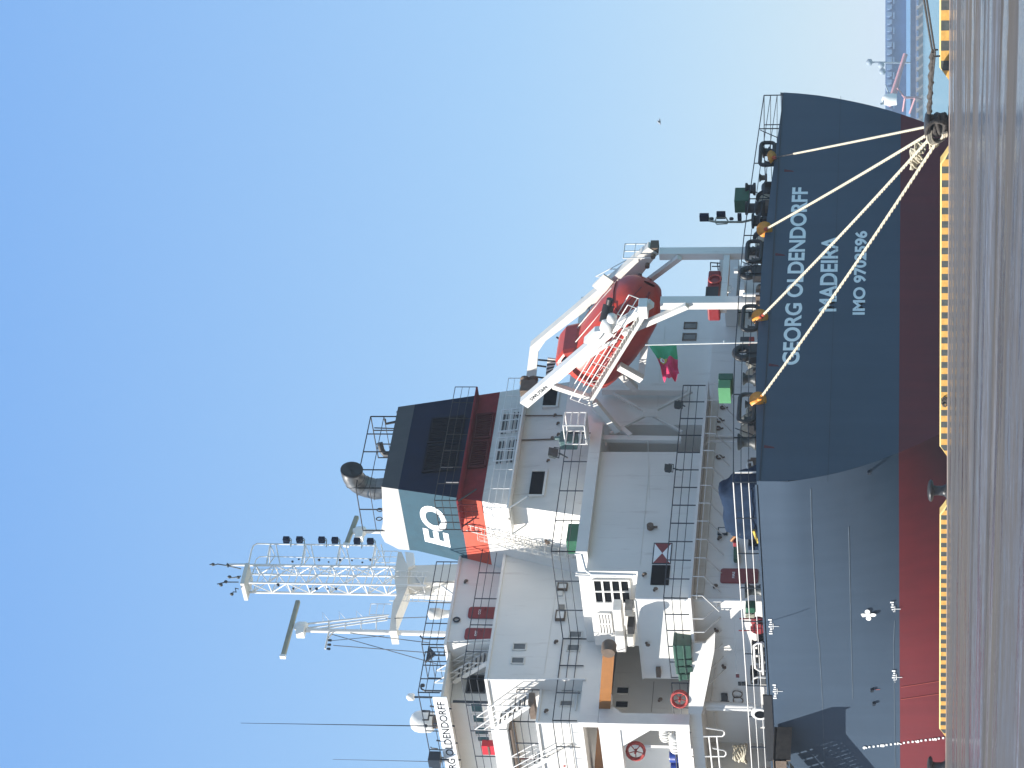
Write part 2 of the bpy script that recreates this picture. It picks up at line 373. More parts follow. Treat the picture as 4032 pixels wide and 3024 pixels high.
ys = [-2.7, -3.2, -4.4, -6, -9, -13, -18, -24, -31, -39, -48, -60, -75, -95, -130, -300]
xs = [-420] + [x for x in range(-60, 100, 4)] + [450]
for y in ys:
    rows.append([(x, y, zg(x)*max(0, min(1, (y+75)/60)) + (0 if y > -4.5 else .045*noise.noise(Vector((x*.03, y*.35, 1.7))) + .02*noise.noise(Vector((x*.13, y*.9, 4)))-.02)) for x in xs])
g.grid(rows, 0, True)
quay = struct(g.build('quay', ground_mat()))
g = MB(); g.box((-420, -2.7, -14), (450, -2.9, -.004)); struct(g.build('quay_wall', 'conc'))
g = MB(); xs2 = [-420, -60, 60, 450]; g.grid([[(x, y, zg(x)+z) for x in xs2] for y, z in ((-4.35, 0), (-4.35, .012), (-2.71, .012), (-2.71, 0))]); struct(g.build('quay_cope', mat('cope_concrete', (.27, .215, .19), .85, var=.2, scale=1.5, bump=.3)))
# water
def water_mat():
    m, t, b = principled('harbour_water'); N, Lk = t.nodes, t.links
    b.inputs['Base Color'].default_value = (.06, .17, .20, 1); b.inputs['Roughness'].default_value = .16; b.inputs['IOR'].default_value = 1.333
    co = N.new('ShaderNodeTexCoord'); n = N.new('ShaderNodeTexNoise'); n.inputs['Scale'].default_value = .9; n.inputs['Detail'].default_value = 8
    Lk.new(co.outputs['Object'], n.inputs[0]); bp = N.new('ShaderNodeBump'); bp.inputs['Strength'].default_value = .8; bp.inputs['Distance'].default_value = .25
    Lk.new(n.outputs[0], bp.inputs['Height']); Lk.new(bp.outputs[0], b.inputs['Normal']); return m
g = MB(); g.add([(-4000, -2.6, -2.5), (3000, -2.6, -2.5), (3000, 5000, -2.5), (-4000, 5000, -2.5)], [(0,1,2,3)])
struct(g.build('sea', water_mat()))
# far breakwater, more than a kilometre off in the haze
DF = 1245
MT['far1'] = mat('far_wall_hazed', (.10, .19, .34), .8, var=.25, scale=.06)  # far colours paled towards blue to carry part of the haze
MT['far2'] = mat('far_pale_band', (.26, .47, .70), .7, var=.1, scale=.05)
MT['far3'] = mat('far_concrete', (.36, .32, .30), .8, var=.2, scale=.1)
def fb(mb, q0, q1, d0, thick, k=0):
    """box facing the camera between two photo points, standing at distance d0"""
    a, b = pt(q0, D=d0), pt(q1, D=d0); lo, hi = min(a.z, b.z), max(a.z, b.z); a.z = b.z = 0
    e = DH*thick
    return mb.prism([a+ZZ*lo, b+ZZ*lo, b+ZZ*hi, a+ZZ*hi], e, k)
br = empty('breakwater', pt((3633, 0), D=DF), 'long hazy blue pier wall across the harbour with a pale stripe, behind the stern', 'pier')
def fpart(mb, name, mt):
    return mb.build(name, mt, br)
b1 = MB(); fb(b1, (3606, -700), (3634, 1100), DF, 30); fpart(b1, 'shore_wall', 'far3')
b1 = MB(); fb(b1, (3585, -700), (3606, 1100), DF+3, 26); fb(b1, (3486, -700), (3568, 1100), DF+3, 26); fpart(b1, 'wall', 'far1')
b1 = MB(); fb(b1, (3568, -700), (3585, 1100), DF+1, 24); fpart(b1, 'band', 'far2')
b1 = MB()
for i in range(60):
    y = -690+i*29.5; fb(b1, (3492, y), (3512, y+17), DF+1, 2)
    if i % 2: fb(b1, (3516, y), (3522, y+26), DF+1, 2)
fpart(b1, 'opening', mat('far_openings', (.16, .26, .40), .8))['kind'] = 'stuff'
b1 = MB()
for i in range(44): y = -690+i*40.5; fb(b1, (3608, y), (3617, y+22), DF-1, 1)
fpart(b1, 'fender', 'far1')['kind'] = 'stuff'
# red dockside crane in front of it
MT['fcr'] = mat('far_crane_hazed_red', (.50, .24, .26), .6)  # red washed out, some haze is put into the colour
cr = empty('harbour_crane', pt((3615, 420), D=DF-45), 'faint red jib crane far across the water right of the stern', 'crane')
def zFar(x, y): return (3350+.3086*x, .3086*y)
def ft(mb, a, c, r, d=DF-45): mb.tube(pt(zFar(*a), D=d), pt(zFar(*c), D=d+4), r, 5)
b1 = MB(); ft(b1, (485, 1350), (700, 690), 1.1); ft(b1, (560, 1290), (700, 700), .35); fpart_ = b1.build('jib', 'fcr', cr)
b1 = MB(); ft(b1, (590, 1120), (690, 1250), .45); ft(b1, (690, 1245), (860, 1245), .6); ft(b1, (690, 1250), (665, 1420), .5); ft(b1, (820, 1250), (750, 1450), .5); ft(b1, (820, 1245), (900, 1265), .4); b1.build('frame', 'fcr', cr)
# lamp mast on the pier
MT['fgr'] = mat('far_mast_hazed_grey', (.24, .30, .35), .6)  # grey lightened with haze in the colour
lm = empty('light_mast', pt((3560, 244), D=DF-8), 'faint grey mast with lamps rising above the far pier', 'light mast')
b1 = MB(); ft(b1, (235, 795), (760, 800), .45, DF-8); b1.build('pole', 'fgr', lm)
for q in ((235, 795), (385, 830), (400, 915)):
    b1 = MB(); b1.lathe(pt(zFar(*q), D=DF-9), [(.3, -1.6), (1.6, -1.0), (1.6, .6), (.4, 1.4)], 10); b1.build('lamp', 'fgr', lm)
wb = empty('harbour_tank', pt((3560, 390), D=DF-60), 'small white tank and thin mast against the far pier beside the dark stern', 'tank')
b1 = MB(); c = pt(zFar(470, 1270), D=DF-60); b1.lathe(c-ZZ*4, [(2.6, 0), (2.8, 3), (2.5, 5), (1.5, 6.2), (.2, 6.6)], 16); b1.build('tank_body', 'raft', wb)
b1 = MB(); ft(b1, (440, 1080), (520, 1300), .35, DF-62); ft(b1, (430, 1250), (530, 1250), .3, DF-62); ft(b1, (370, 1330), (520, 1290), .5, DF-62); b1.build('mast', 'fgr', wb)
# ------------------------------------------------------------------ kerb stones along the quay edge
def kerb(y0, y1, taper0, taper1, pitch, label, H=.37):
    """y0 (right end) and y1 (left end) are rows of the photograph"""
    xa, xb = pt((3742, y1), Y=YQ).x, pt((3742, y0), Y=YQ).x
    mb = MB(); D_ = .42; ch = .05; x = xa
    def sec(x, h): return [(x, y_, z_+zg(x)) for y_, z_ in ((YQ, 0), (YQ, max(.01, h-ch)), (YQ+ch, max(.02, h)), (YQ+D_, max(.02, h)), (YQ+D_, 0))]
    n = max(2, round((xb-xa)/pitch)*2); st = (xb-xa)/n
    xs_ = [xa+st*i for i in range(n+1)]
    def hh(x):
        if taper0 and x > xb-.55: return H*(xb-x)/.55
        if taper1 and x < xa+.55: return H*(x-xa)/.55
        return H
    cuts = sorted(set(xs_ + ([xb-.55] if taper0 else []) + ([xa+.55] if taper1 else [])))
    for a, b in zip(cuts[:-1], cuts[1:]):
        if b-a < 1e-4: continue
        A_, B_ = sec(a, hh(a)), sec(b, hh(b)); blk = int((((a+b)/2)-xa)/st) % 2 == 1
        za, zb = A_[1][2], B_[1][2]
        # painted block: inset at the foot and just short of the crest, with ragged ends
        mb.add([A_[0], B_[0], B_[1], A_[1]], [(0,1,2,3)], 1 if blk else 0)
        mb.add([A_[1], B_[1], B_[2], A_[2]], [(0,1,2,3)], 2)
        mb.add([A_[2], B_[2], B_[3], A_[3]], [(0,1,2,3)], 2 if not blk else 2)
        mb.add([A_[3], B_[3], B_[4], A_[4]], [(0,1,2,3)], 0)
    for x_, h_ in ((xa, hh(xa)), (xb, hh(xb))): mb.add(sec(x_, h_), [(0,1,2,3,4)], 0)
    o = mb.build('kerb', ['ylw', 'kblk', 'ytop'], None, origin=((xa+xb)/2, YQ, zg((xa+xb)/2)), fixn=False)
    return tag(o, label, 'kerb', 'striped kerbs along the quay edge')

pp = lambda y: pt((3742, y), Y=YQ).x
kerb(-420, 316, False, True, .90, 'yellow and black kerb right of the roped bollard, at the top right corner of the picture', .36)
kerb(600, 1797, True, True, .66, 'yellow and black kerb between the roped bollard and the mushroom bollard', .32)
kerb(1992, 2903, True, True, .56, 'yellow kerb with small black squares left of the mushroom bollard', .31)
# ------------------------------------------------------------------ bollards
def bollard(y, label, s=1.0):
    x = pp(y); c = Vector((x, YQ+.15, zg(x)))
    t = empty('bollard', c, label, 'bollard', 'cast iron bollards on the quay edge')
    b = MB(); b.lathe(c, [(.42*s, 0), (.40*s, .03), (.27*s, .06), (.21*s, .2*s), (.20*s, .45*s), (.24*s, .6*s)], 24); b.build('stem', 'bollard', t)
    b = MB(); b.lathe(c, [(.24*s, .57*s), (.40*s, .60*s), (.47*s, .66*s), (.46*s, .72*s), (.38*s, .78*s), (.2*s, .82*s), (.02, .83*s)], 24); b.build('cap', 'bollard', t)
    b = MB(); b.box((x-.5*s, YQ-.2, zg(x)), (x+.5*s, YQ+.55, zg(x)+.03)); b.build('base_plate', 'bollard', t)
    return c
cB2 = bollard(1942, 'bare grey mushroom bollard in the gap between the two striped kerbs')
cB1 = bollard(500, 'bollard buried under turns of dark and pale mooring rope', 1.12)
cB3 = bollard(3030, 'dark bollard cut off by the bottom edge of the picture, left of the kerbs', 1.05)
# ================================================================== THE SHIP
ship = empty('cargo_ship', (0, 0, 0), 'large dark blue cargo ship seen from its stern with a white deckhouse and red waterline', 'ship')
ZD = 8.3
# camber of the stern, read along its top edge
TE = [(2977,1906),(2977,1647),(2975,1446),(2988,1259),(3001,1000),(3047,647),(3086,363)]
TY = []
for q in TE:
    w = pt(q, X=0); TY.append((w.y, w.z))
TY[0] = (0.0, TY[0][1]); TY[-1] = (28.53, TY[-1][1])
def zt(y):
    for (a, za), (b, zb) in zip(TY[:-1], TY[1:]):
        if y <= b: return za+(zb-za)*(y-a)/(b-a)
    return TY[-1][1]
PE = [pt(zB(*q), X=0) for q in ((585,1408),(900,1370),(1180,1310),(1440,1215),(1700,1100))]
SE = [pt(zA(*q), X=0) for q in ((750,560),(960,578),(1170,615),(1380,665),(1500,705),(1640,755))]
def interp(L, z):
    return sum(interp0(L, z+o_)*w_ for o_, w_ in ((-.8, .25), (0, .5), (.8, .25)))
def interp0(L, z):
    L = sorted([(w.z, w.y) for w in L])
    if z <= L[0][0]:
        (a, ya), (b, yb) = L[0], L[1]
        s_ = (yb-ya)/(b-a); return ya + s_*(z-a)*1.25
    for (a, ya), (b, yb) in zip(L[:-1], L[1:]):
        if z <= b: return ya+(yb-ya)*(z-a)/(b-a)
    return L[-1][1]
ZR = [8.33, 7.4, 6.4, 5.4, 4.4, 3.3, 2.13, 1.2, .2, -1, -2.2, -4]
XS = [0, -1.5, -3.5, -6, -9, -12, -16, -22, -40, -80, -130, -160, -176]
def py(x, z):
    y0 = max(0, interp(PE, z)); f = max(0, 1+x/19.0)**1.6
    y = y0*f
    if x < -130: y += 14.2*((-130-x)/46)**2*(1+.06*(8-z)/8)
    return min(y, 14.2)
def sy(x, z):
    y0 = 28.53-min(28.53, interp(SE, z)); f = max(0, 1+x/19.0)**1.6; y = y0*f
    if x < -130: y += 14.2*((-130-x)/46)**2*(1+.06*(8-z)/8)
    return 28.53-min(y, 14.2)
h = MB()
for i in range(len(ZR)-1):
    k = 0 if ZR[i] > 2.2 else 1
    # transom strip
    for j in range(12):
        q = []
        for z, tt in ((ZR[i], j/12), (ZR[i], (j+1)/12), (ZR[i+1], (j+1)/12), (ZR[i+1], j/12)):
            y = py(0, z)*(1-tt)+sy(0, z)*tt; q.append((0, y, zt(y) if z == 8.33 else z))
        h.add(q, [(0,1,2,3)], k)
ZF = []
for a, c in zip(ZR[:-1], ZR[1:]): ZF += [a, (a+c)/2]
ZF.append(ZR[-1]); XF = []
for a, c in zip(XS[:-1], XS[1:]): XF += [a+(c-a)*i/3 for i in range(3)]
XF.append(XS[-1])
for fn in (py, sy):
    n0 = len(h.v); h.v += [(x, fn(x, z), z) for z in ZF for x in XF]; m_ = len(XF)
    for i in range(len(ZF)-1):
        for j in range(m_-1):
            h.f.append([n0+i*m_+j, n0+i*m_+j+1, n0+(i+1)*m_+j+1, n0+(i+1)*m_+j]); h.m.append(0 if ZF[i] > 2.2 else 1); h.sm.append(True); h.gf.append(0)
hull = h.build('hull', ['hull', 'boot'], ship, fixn=True)
# seams, gunwale and stains on the hull
def strip(mb, a, b, w, out, k=0):
    """thin raised strip on a surface between world points"""
    a, b, out = Vector(a), Vector(b), Vector(out); d = (b-a).normalized(); s_ = d.cross(out).normalized()*w/2
    return mb.prism([a+s_, b+s_, b-s_, a-s_], out)
def ys_(q0):  # point of the photograph on the port side
    y = 0.
    for _ in range(6): w = pt(q0, Y=y); y = py(w.x, w.z)
    return Vector((w.x, y-.03, w.z))
b = MB()
for pl in ([(915,-40),(918,160),(930,380),(955,850),(965,900),(985,1240),(1000,1700)], [(1145,190),(1160,870),(1170,1240)], [(1425,760),(1418,900),(1422,1150),(1430,1700)]):
    ws = []
    for q, q2 in zip(pl[:-1], pl[1:]): ws += [ys_(zC(q[0]+(q2[0]-q[0])*i/8, q[1]+(q2[1]-q[1])*i/8)) for i in range(8)]
    ws.append(ys_(zC(*pl[-1])))
    b = MB()
    for u, w in zip(ws[:-1], ws[1:]): strip(b, u+Vector((0,.026,0)), w+Vector((0,.026,0)), .03, (0,-.010,0))
    b.build('weld_seam', 'scuff', hull)

b = MB(); b.box((.0, 0, 8.18), (.05, 28.4, 8.22)); b.box((-.02, 0, 5.2), (.012, 28.1, 5.215)) ; b.build('rubbing_line', 'dark', hull)
def Pp(q): return pt(q, X=0)
lettering('ship_name', 'GEORG OLDENDORFF', Pp((3147,1437)), Pp((3183,738)), Pp((3147,1437)).z*0+.80, (.012,0,0), 'mark', hull, .028)
a, c = Pp((3293,1227)), Pp((3302,932)); lettering('port_name', 'MADEIRA', a, c, .82, (.012,0,0), 'mark', hull, .028)
a, c = Pp((3406,1240)), Pp((3416,910)); lettering('number_marking', 'IMO 9702596', a, c, .60, (.012,0,0), 'mark', hull, .035)
# four-bladed propeller symbol, draught marks and frame marks on the port side
b = MB(); c = ys_(zC(1263, 725))
for a0 in (0.1, math.pi/2+.05, math.pi+.1, math.pi*1.5+.05):
    e = Vector((math.cos(a0), 0, math.sin(a0))); cc = c+e*.22
    g2 = Vector((-e.z, 0, e.x)); b.prism([cc+e*(.16*math.cos(t))+g2*(.12*math.sin(t))-Vector((0,.015,0)) for t in [i*math.pi/6 for i in range(12)]], (0,-.006,0))
b.prism([c+Vector((.1*math.cos(t), -.015, .1*math.sin(t))) for t in [i*math.pi/5 for i in range(10)]], (0,-.006,0))
b.build('thruster_mark', 'mark', hull)
b = MB(); a, c = ys_(zC(1245,1532)), ys_(zC(1720,1474))
n = 19
for i in range(n):
    w = a.lerp(c, i/(n-1))
    if i % 4 == 0: continue
    b.box((w.x-.06, w.y+.02, w.z-.045), (w.x+.07, w.y-.01, w.z+.045))
b.build('draught_mark', 'mark', hull)
for i, tx in ((0, '9'), (4, '8'), (8, '7'), (12, '6'), (16, '5')):
    w = a.lerp(c, i/(n-1)); lettering('draught_number', tx, w+Vector((-.10,-.014,-.11)), w+Vector((.10,-.014,-.11)), .22, (0,-.004,0), 'mark', hull, .04)
b = MB()
for q in ((685,795),(710,1190),(1425,690),(1435,1105)):
    b = MB(); w = ys_(zC(*q)); b.box((w.x-.012, w.y+.02, w.z-.28), (w.x+.012, w.y+.0, w.z+.14)); [b.box((w.x-.55+.16*i, w.y+.02, w.z+.04+.01*(i%2)), (w.x-.47+.16*i, w.y+.0, w.z+.20-.03*(i%3))) for i in range(7)]; b.box((w.x-.2, w.y+.02, w.z-.02), (w.x+.2, w.y+.0, w.z+.0)); b.build('tug_mark', 'mark', hull)
for y_, z_ in ((7.6, 8.1), (15.5, 8.1), (2.2, 8.1), (22.0, 7.9)):
    b = MB(); b.prism([(0, y_-.10, z_), (0, y_+.10, z_), (0, y_-.02, z_-.42), (0, y_-.12, z_-.5)], (.006, 0, 0)); b.build('rust_stain', 'rstain', hull)
# scupper outlets
for q in ((1285,1180),(1297,1262),(1268,1325-950/.6474+1000/.6474)):
    pass
for q in (zC(1285,1180), zC(1297,1262), zB(1268,1325)):
    w = ys_(q); yy = w.y+.03; b = MB(); b.tube((w.x, yy+.05, w.z), (w.x, yy-.13, w.z-.03), .09, 10); b.build('scupper', 'dark', hull)
b = MB()
for q0, q1 in ((zC(1463,1165), zC(1700,1128)), (zC(1463,1240), zC(1700,1205)), (zC(1305,1180), zC(1335,1178))):
    u, w = ys_(q0), ys_(q1); strip(b, u, w, .03, (0,-.006,0))
b.build('drain_stain', mat('pale_red_stain', (.36, .07, .05), .7), hull)
# poop deck
b = MB(); n = 8; rows = []
for x in (-.05, -20, -60, -130): rows.append([(x, .06+28.4*j/n, (zt(28.5*j/n) if x > -1 else ZD)-.06) for j in range(n+1)])
b.grid(rows); b.build('deck', 'grime', ship)
b = MB(); b.box((-.22, -.0, 8.28), (-130, .12, 8.42)); b.build('gunwale', 'hull', ship)
# ------------------------------------------------------------------ deckhouse: lower storey and the big wall above it
ZL1, ZL2, XA, YA = 11.9, 17.1, -10.0, 2.05
deckh = None
b = MB(); b.box((XA, YA, ZD-.05), (-34, 26.4, ZL1)); dh = b.build('deckhouse', 'white', ship)
YU = 3.8
b = MB(); b.box((XA+.0, YU, ZL1+.12), (-15.4, 12.0, ZL2)); b.box((XA, YA, ZL1+.12), (-15.8, YU-.003, 14.6)); up1 = b.build('upper_deckhouse', 'white', ship)
# recess behind the X bracing and the starboard block with two small windows
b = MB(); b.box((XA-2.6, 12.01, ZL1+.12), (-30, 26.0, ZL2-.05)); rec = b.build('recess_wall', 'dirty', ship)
XS2 = -10.6
b = MB(); b.box((XS2, 14.6, ZL1+.12-2.2), (XA-2.59, 24.6, 19.3)); stb = b.build('starboard_deckhouse', 'white', ship)
def on(q, X): return pt(q, X=X)
def panel(name, qs, X, th, mt, parent, label=None, bevel=0, proud=.0):
    """flat fitting on an aft-facing wall traced by photo corners, standing proud of it"""
    b = MB(); b.prism([on(q, X)+Vector((proud,0,0)) for q in qs], (th,0,0)); return b.build(name, mt, parent, label, bevel=bevel)
def rect(q0, q1, X, Y=None):
    a = pt(q0, X=X, Y=Y); c = pt(q1, X=X, Y=Y); return a, c
def apanel(name, q0, q1, X, th, mt, parent, label=None, frame=None, fw=.07, back=0.):
    """axis-aligned rectangle on an aft wall at X, from two photo points (opposite corners)"""
    a, c = rect(q0, q1, X); y0, y1 = sorted((a.y, c.y)); z0, z1 = sorted((a.z, c.z))
    b = MB(); b.box((X-.03, y0, z0), (X+th, y1, z1)); o = b.build(name, mt, parent, label, bevel=min(.02, th*.4))
    if frame:
        b = MB()
        b.box((X-.02, y0-fw, z0-fw), (X+th+.03, y1+fw, z0)); b.box((X-.02, y0-fw, z1), (X+th+.05, y1+fw, z1+fw))
        b.box((X-.02, y0-fw, z0), (X+th+.03, y0, z1)); b.box((X-.02, y1, z0), (X+th+.03, y1+fw, z1)); b.build('window_frame' if 'window' in name else name+'_frame', frame, parent)
    return o
def ppanel(name, q0, q1, Y, th, mt, parent, label=None, frame=None, fw=.06):
    a, c = pt(q0, Y=Y), pt(q1, Y=Y); x0, x1 = sorted((a.x, c.x)); z0, z1 = sorted((a.z, c.z))
    b = MB(); b.box((x0, Y+.03, z0), (x1, Y-th, z1)); o = b.build(name, mt, parent, label, bevel=min(.02, th*.4))
    if frame:
        b = MB()
        b.box((x0-fw, Y+.02, z0-fw), (x1+fw, Y-th-.03, z0)); b.box((x0-fw, Y+.02, z1), (x1+fw, Y-th-.05, z1+fw))
        b.box((x0-fw, Y+.02, z0), (x0, Y-th-.03, z1)); b.box((x1, Y+.02, z0), (x1+fw, Y-th-.03, z1)); b.build('window_frame' if 'window' in name else name+'_frame', frame, parent)
    return o
apanel('window', zL(1603,850), zL(1690,892), XS2, .02, 'glassg', stb, frame='grime', fw=.05)
apanel('window', zL(1592,938), zL(1685,983), XS2, .02, 'glassg', stb, frame='grime', fw=.05)
# wall seams
def seam(parent, X, q0, q1, r=.015, mt='cream'):
    a, c = pt(q0, X=X), pt(q1, X=X); b = MB(); b.beam(a+Vector((.004,0,0)), c+Vector((.004,0,0)), .03, .02); b.build('wall_seam', mt, parent)
seam(up1, XA, zK(1480,1060), zK(1500,1900)); seam(up1, XA, zV(205,0), zV(75,1380))
seam(stb, XS2, zL(1890,720), zL(1840,1300)); seam(stb, XS2, zL(1445,870), zL(1435,1010)); seam(stb, XS2, zL(1410,1150), zL(1385,1520))
seam(dh, XA, zW(1440,700), zW(1470,1480))
# big wall fittings: red/white signal board, dark hatch
a, c = rect(zV(290,1075), zV(505,1360), XA); y0, y1 = sorted((a.y,c.y)); z0, z1 = sorted((a.z,c.z)); cy, cz = (y0+y1)/2, (z0+z1)/2; x = XA+.03
board = MB().box((XA-.02, y0-.05, z0-.05), (x, y1+.05, z1+.05)).build('signal_board', 'dark', up1)
b = MB(); x += .004
for tri, k in (((( y0,z0),(y0,z1),(cy,cz)),0), (((y1,z0),(y1,z1),(cy,cz)),0), (((y0,z1),(y1,z1),(cy,cz)),1), (((y0,z0),(y1,z0),(cy,cz)),1)):
    b.add([(x, p[0], p[1]) for p in tri], [(0,1,2)], k)
b.build('signal_pattern', ['dred', 'mark'], up1)
apanel('hatch', zV(250,1390), zV(490,1675), XA, .06, 'rubber', up1)
b = MB(); w = on(zV(225,850), XA); b.tube(w, w+Vector((.25,0,0)), .17, 12); b.tube(w+Vector((.1,0,-.35)), w+Vector((.1,0,-.1)), .06); b.build('wall_lamp', 'grime', up1)
def bulkhead_lamp(w, parent, s=1.0, d=(1,0,0), mt='grime'):
    s *= .7; w = Vector(w); d = Vector(d); b = MB(); b.tube(w, w+d*.1*s, .09*s, 8); b.tube(w+d*.1*s, w+d*.2*s+ZZ*-.06*s, .03*s, 6); b.lathe(w+d*.22*s-ZZ*.15*s, [(.05*s, .18*s), (.11*s, .1*s), (.11*s, -.05*s), (.04*s, -.12*s)], 8); return b.build('wall_lamp', mt, parent)
for q in (zV(120,1540), zW(280,280)): bulkhead_lamp(on(q, XA), up1)
for q in (zV(1210,1010), zW(1150,235), zW(1165,830), zW(1275,1360)): bulkhead_lamp(on(q, XA) if q[1] < 2350 else pt(q, Y=YA), dh, d=(1,0,0) if q[1] < 2350 else (0,-1,0))
# lower wall: red doors, fire boxes, panels, hoses
def rdoor(q0, q1, X, parent, txt, r=.14):
    a, c = rect(q0, q1, X); y0, y1 = sorted((a.y,c.y)); z0, z1 = sorted((a.z,c.z)); pts = []
    for (cy, cz, a0) in ((y1-r, z1-r, 0), (y0+r, z1-r, 90), (y0+r, z0+r, 180), (y1-r, z0+r, 270)):
        for i in range(5): t = math.radians(a0+i*22.5); pts.append((X, cy+r*math.cos(t), cz+r*math.sin(t)))
    o = MB().prism(pts, (.08,0,0)).build('door', 'dred', parent, 'dark red door with rounded corners')
    w = (y1-y0); lettering('door_notice', txt, (X+.085, y0+w*.3, z0+(z1-z0)*.62), (X+.085, y0+w*.75, z0+(z1-z0)*.62), .12, (.004,0,0), 'mark', o)
    MB().tube((X+.08, y1-.1, (z0+z1)/2), (X+.16, y1-.22, (z0+z1)/2), .02).build('handle', 'dark', o)
    return o
rdoor(zV(1250,1445), zW(1785,180), XA, dh, 'FIRE')
b = MB(); w = on(zV(1275,905), XA)
b.box((XA, w.y-.22, w.z-.24), (XA+.12, w.y+.22, w.z+.24)); o = b.build('vent_cover', 'dark', dh); b = MB(); b.box((XA+.1, w.y-.16, w.z-.18), (XA+.125, w.y+.16, w.z+.18)); b.build('vent_plate', 'wfit', o)
b = MB(); b.beam(on(zV(1475,1110), XA)+Vector((.3,0,0)), on(zV(1475,1390), XA)+Vector((.3,0,0)), .3, .26); b.build('gas_bottle', 'green', dh, bevel=.08)
# ring fairleads and rusty fittings on the lower and middle walls
for q, r_ in ((zY(1218,765),.13), (zY(1205,880),.11), (zY(1060,570),.12), (zY(1275,580),.1), (zY(1222,1300),.12)):
    w = on(q, XA)+Vector((.06,0,0)); b = MB(); b.path([w+Vector((0, r_*math.cos(t), r_*1.1*math.sin(t))) for t in [i*math.pi/5 for i in range(10)]], .045, 6, closed=True); b.tube(w+Vector((-.06,0,-r_)), w+Vector((.0,0,-r_-.16)), .04); b.build('mooring_ring', 'grime', dh)
# right-hand pillar pipe and lower starboard steps
for (q0, q1, r_, X) in ((zW(20,395), zW(1870,430), .10, XA+.12), (zY(960,985), zY(1740,990), .09, XA+.1)):
    b = MB(); b.tube(on(q0, X), on(q1, X), r_, 8); b.build('drain_pipe', 'wfit', dh)
b = MB(); b.path([on(q, XA+.5) for q in (zY(990,1200), zY(1000,1130), zY(1050,1075), zY(1110,1060), zY(1740,1075))], .05, 6); b.build('vent_pipe', 'wfit', dh)
# ------------------------------------------------------------------ walkway deck at Z=11.9 around the deckhouse, with brackets and railing
XW, YW = XA+1.15, YA-1.0
b = MB()
yR = pt(zY(1030,180), X=XW).y
b.box((XW, YW, ZL1-.08), (XA-.5, yR, ZL1+.05)); b.box((XA-.5, YW, ZL1-.08), (-16.3, YA+.2, ZL1+.05)); wk = b.build('walkway', 'wfit', ship)
b = MB()
for i in range(13):
    y = YW+.2+i*(yR-YW-.4)/12
    b.tube((XW-.03, y, ZL1-.1), (XW-.03, y, ZL1-.62), .03, 5); b.tube((XW-.03, y, ZL1-.62), (XA+.05, y, ZL1-1.35), .03, 5)
for i in range(6):
    x = XA-.3-i*.95; b.tube((x, YW+.03, ZL1-.1), (x, YW+.03, ZL1-.6), .035, 5); b.tube((x, YW+.03, ZL1-.6), (x, YA-.03, ZL1-1.3), .03, 5)
b.tube((XW-.03, YW, ZL1-.35), (XW-.03, yR, ZL1-.35), .02, 5)
b.build('bracket', 'wfit', wk)
b = MB(); rail(b, [(XW-.05, yR-.3, ZL1+.05), (XW-.05, YW+.05, ZL1+.05), (-14.6, YW+.05, ZL1+.05)], 1.15, 1.25, 3, .028)
rail(b, [(-15.0, YW+.05, ZL1+.05), (-21, -.1, ZL1+.05)], 1.15, 1.4, 3, .026); b.build('railing', 'dark', wk)
# dark gutter and stained soffit under the walkway
b = MB(); b.box((XA+.02, YA+.3, ZL1-.55), (XA+.10, yR-.4, ZL1-.09)); b.build('gutter', 'dirty', wk)
def floodlight(w, parent, d=(1,0,-.25), arm=None, s=1.0, mt='drum'):
    w = Vector(w); d = Vector(d).normalized(); sd = d.cross(ZZ).normalized(); u = sd.cross(d)
    b = MB(); c = [w+sd*(i*.22*s)+u*(j*.19*s) for i, j in ((-1,-1),(1,-1),(1,1),(-1,1))]; c2 = [w-d*.22*s+sd*(i*.14*s)+u*(j*.12*s) for i, j in ((-1,-1),(1,-1),(1,1),(-1,1))]
    b.add(c+c2, [(0,1,2,3),(7,6,5,4),(0,4,5,1),(1,5,6,2),(2,6,7,3),(3,7,4,0)])
    b.path([w+sd*.25*s, w+sd*.27*s-u*.24*s, w-sd*.27*s-u*.24*s, w-sd*.25*s], .025*s, 5)
    if arm is not None: b.tube(w-u*.22*s, arm, .035*s, 6)
    return b.build('floodlight', mt, parent)
for q, qa in ((zK(1915,520), zK(2020,555)), (zK(1775,1440), zK(1970,1485))):
    floodlight(on(q, XW+.1), wk, arm=on(qa, XW))
# ------------------------------------------------------------------ deck above the big wall (Z 17.1), edge at Y=4.6 running forward, then out to the ship's side at X=-16
YD = 4.6; y9 = 13.6
b = MB(); b.box((XA+.5, YD, ZL2-.02), (-16, y9, ZL2+.55)); b.box((XA-2.0, y9+.01, ZL2-.02), (-26, 24.5, ZL2+.3)); b.box((-16.01, -.65, ZL2-.45), (-16.35, 4.59, ZL2+.5)); b.box((-16.351, -.65, ZL2+.3), (-40, 13.5, ZL2+.5)); mid = b.build('upper_deck', 'white', ship)
b = MB(); rail(b, [(XA+.45, 12.9, ZL2+.55), (XA+.45, YD+.05, ZL2+.55), (-15.9, YD+.05, ZL2+.55), (-15.95, -.6, ZL2+.55), (-30, -.6, ZL2+.55)], 1.2, 1.9, 3, .028); b.build('railing', 'dark', mid)
b = MB(); b.path([pt(q, X=XA+.6) for q in (zF(1960,1440), zF(2010,1445), zF(2040,1560), zF(2080,1590), zQ(590,130))], .06, 7); b.build('vent_pipe', 'wfit', mid)
floodlight(on(zK(105,1215), XA+.5), mid, arm=on(zK(310,1300), XA+.45), s=1.3)
w = pt(zF(1950,1330), X=XA-1.2); b = MB(); b.box((XA-1.8, w.y-.45, ZL2+.55), (XA-.9, w.y+.75, w.z+.3)); b.build('deck_locker', 'green', mid)
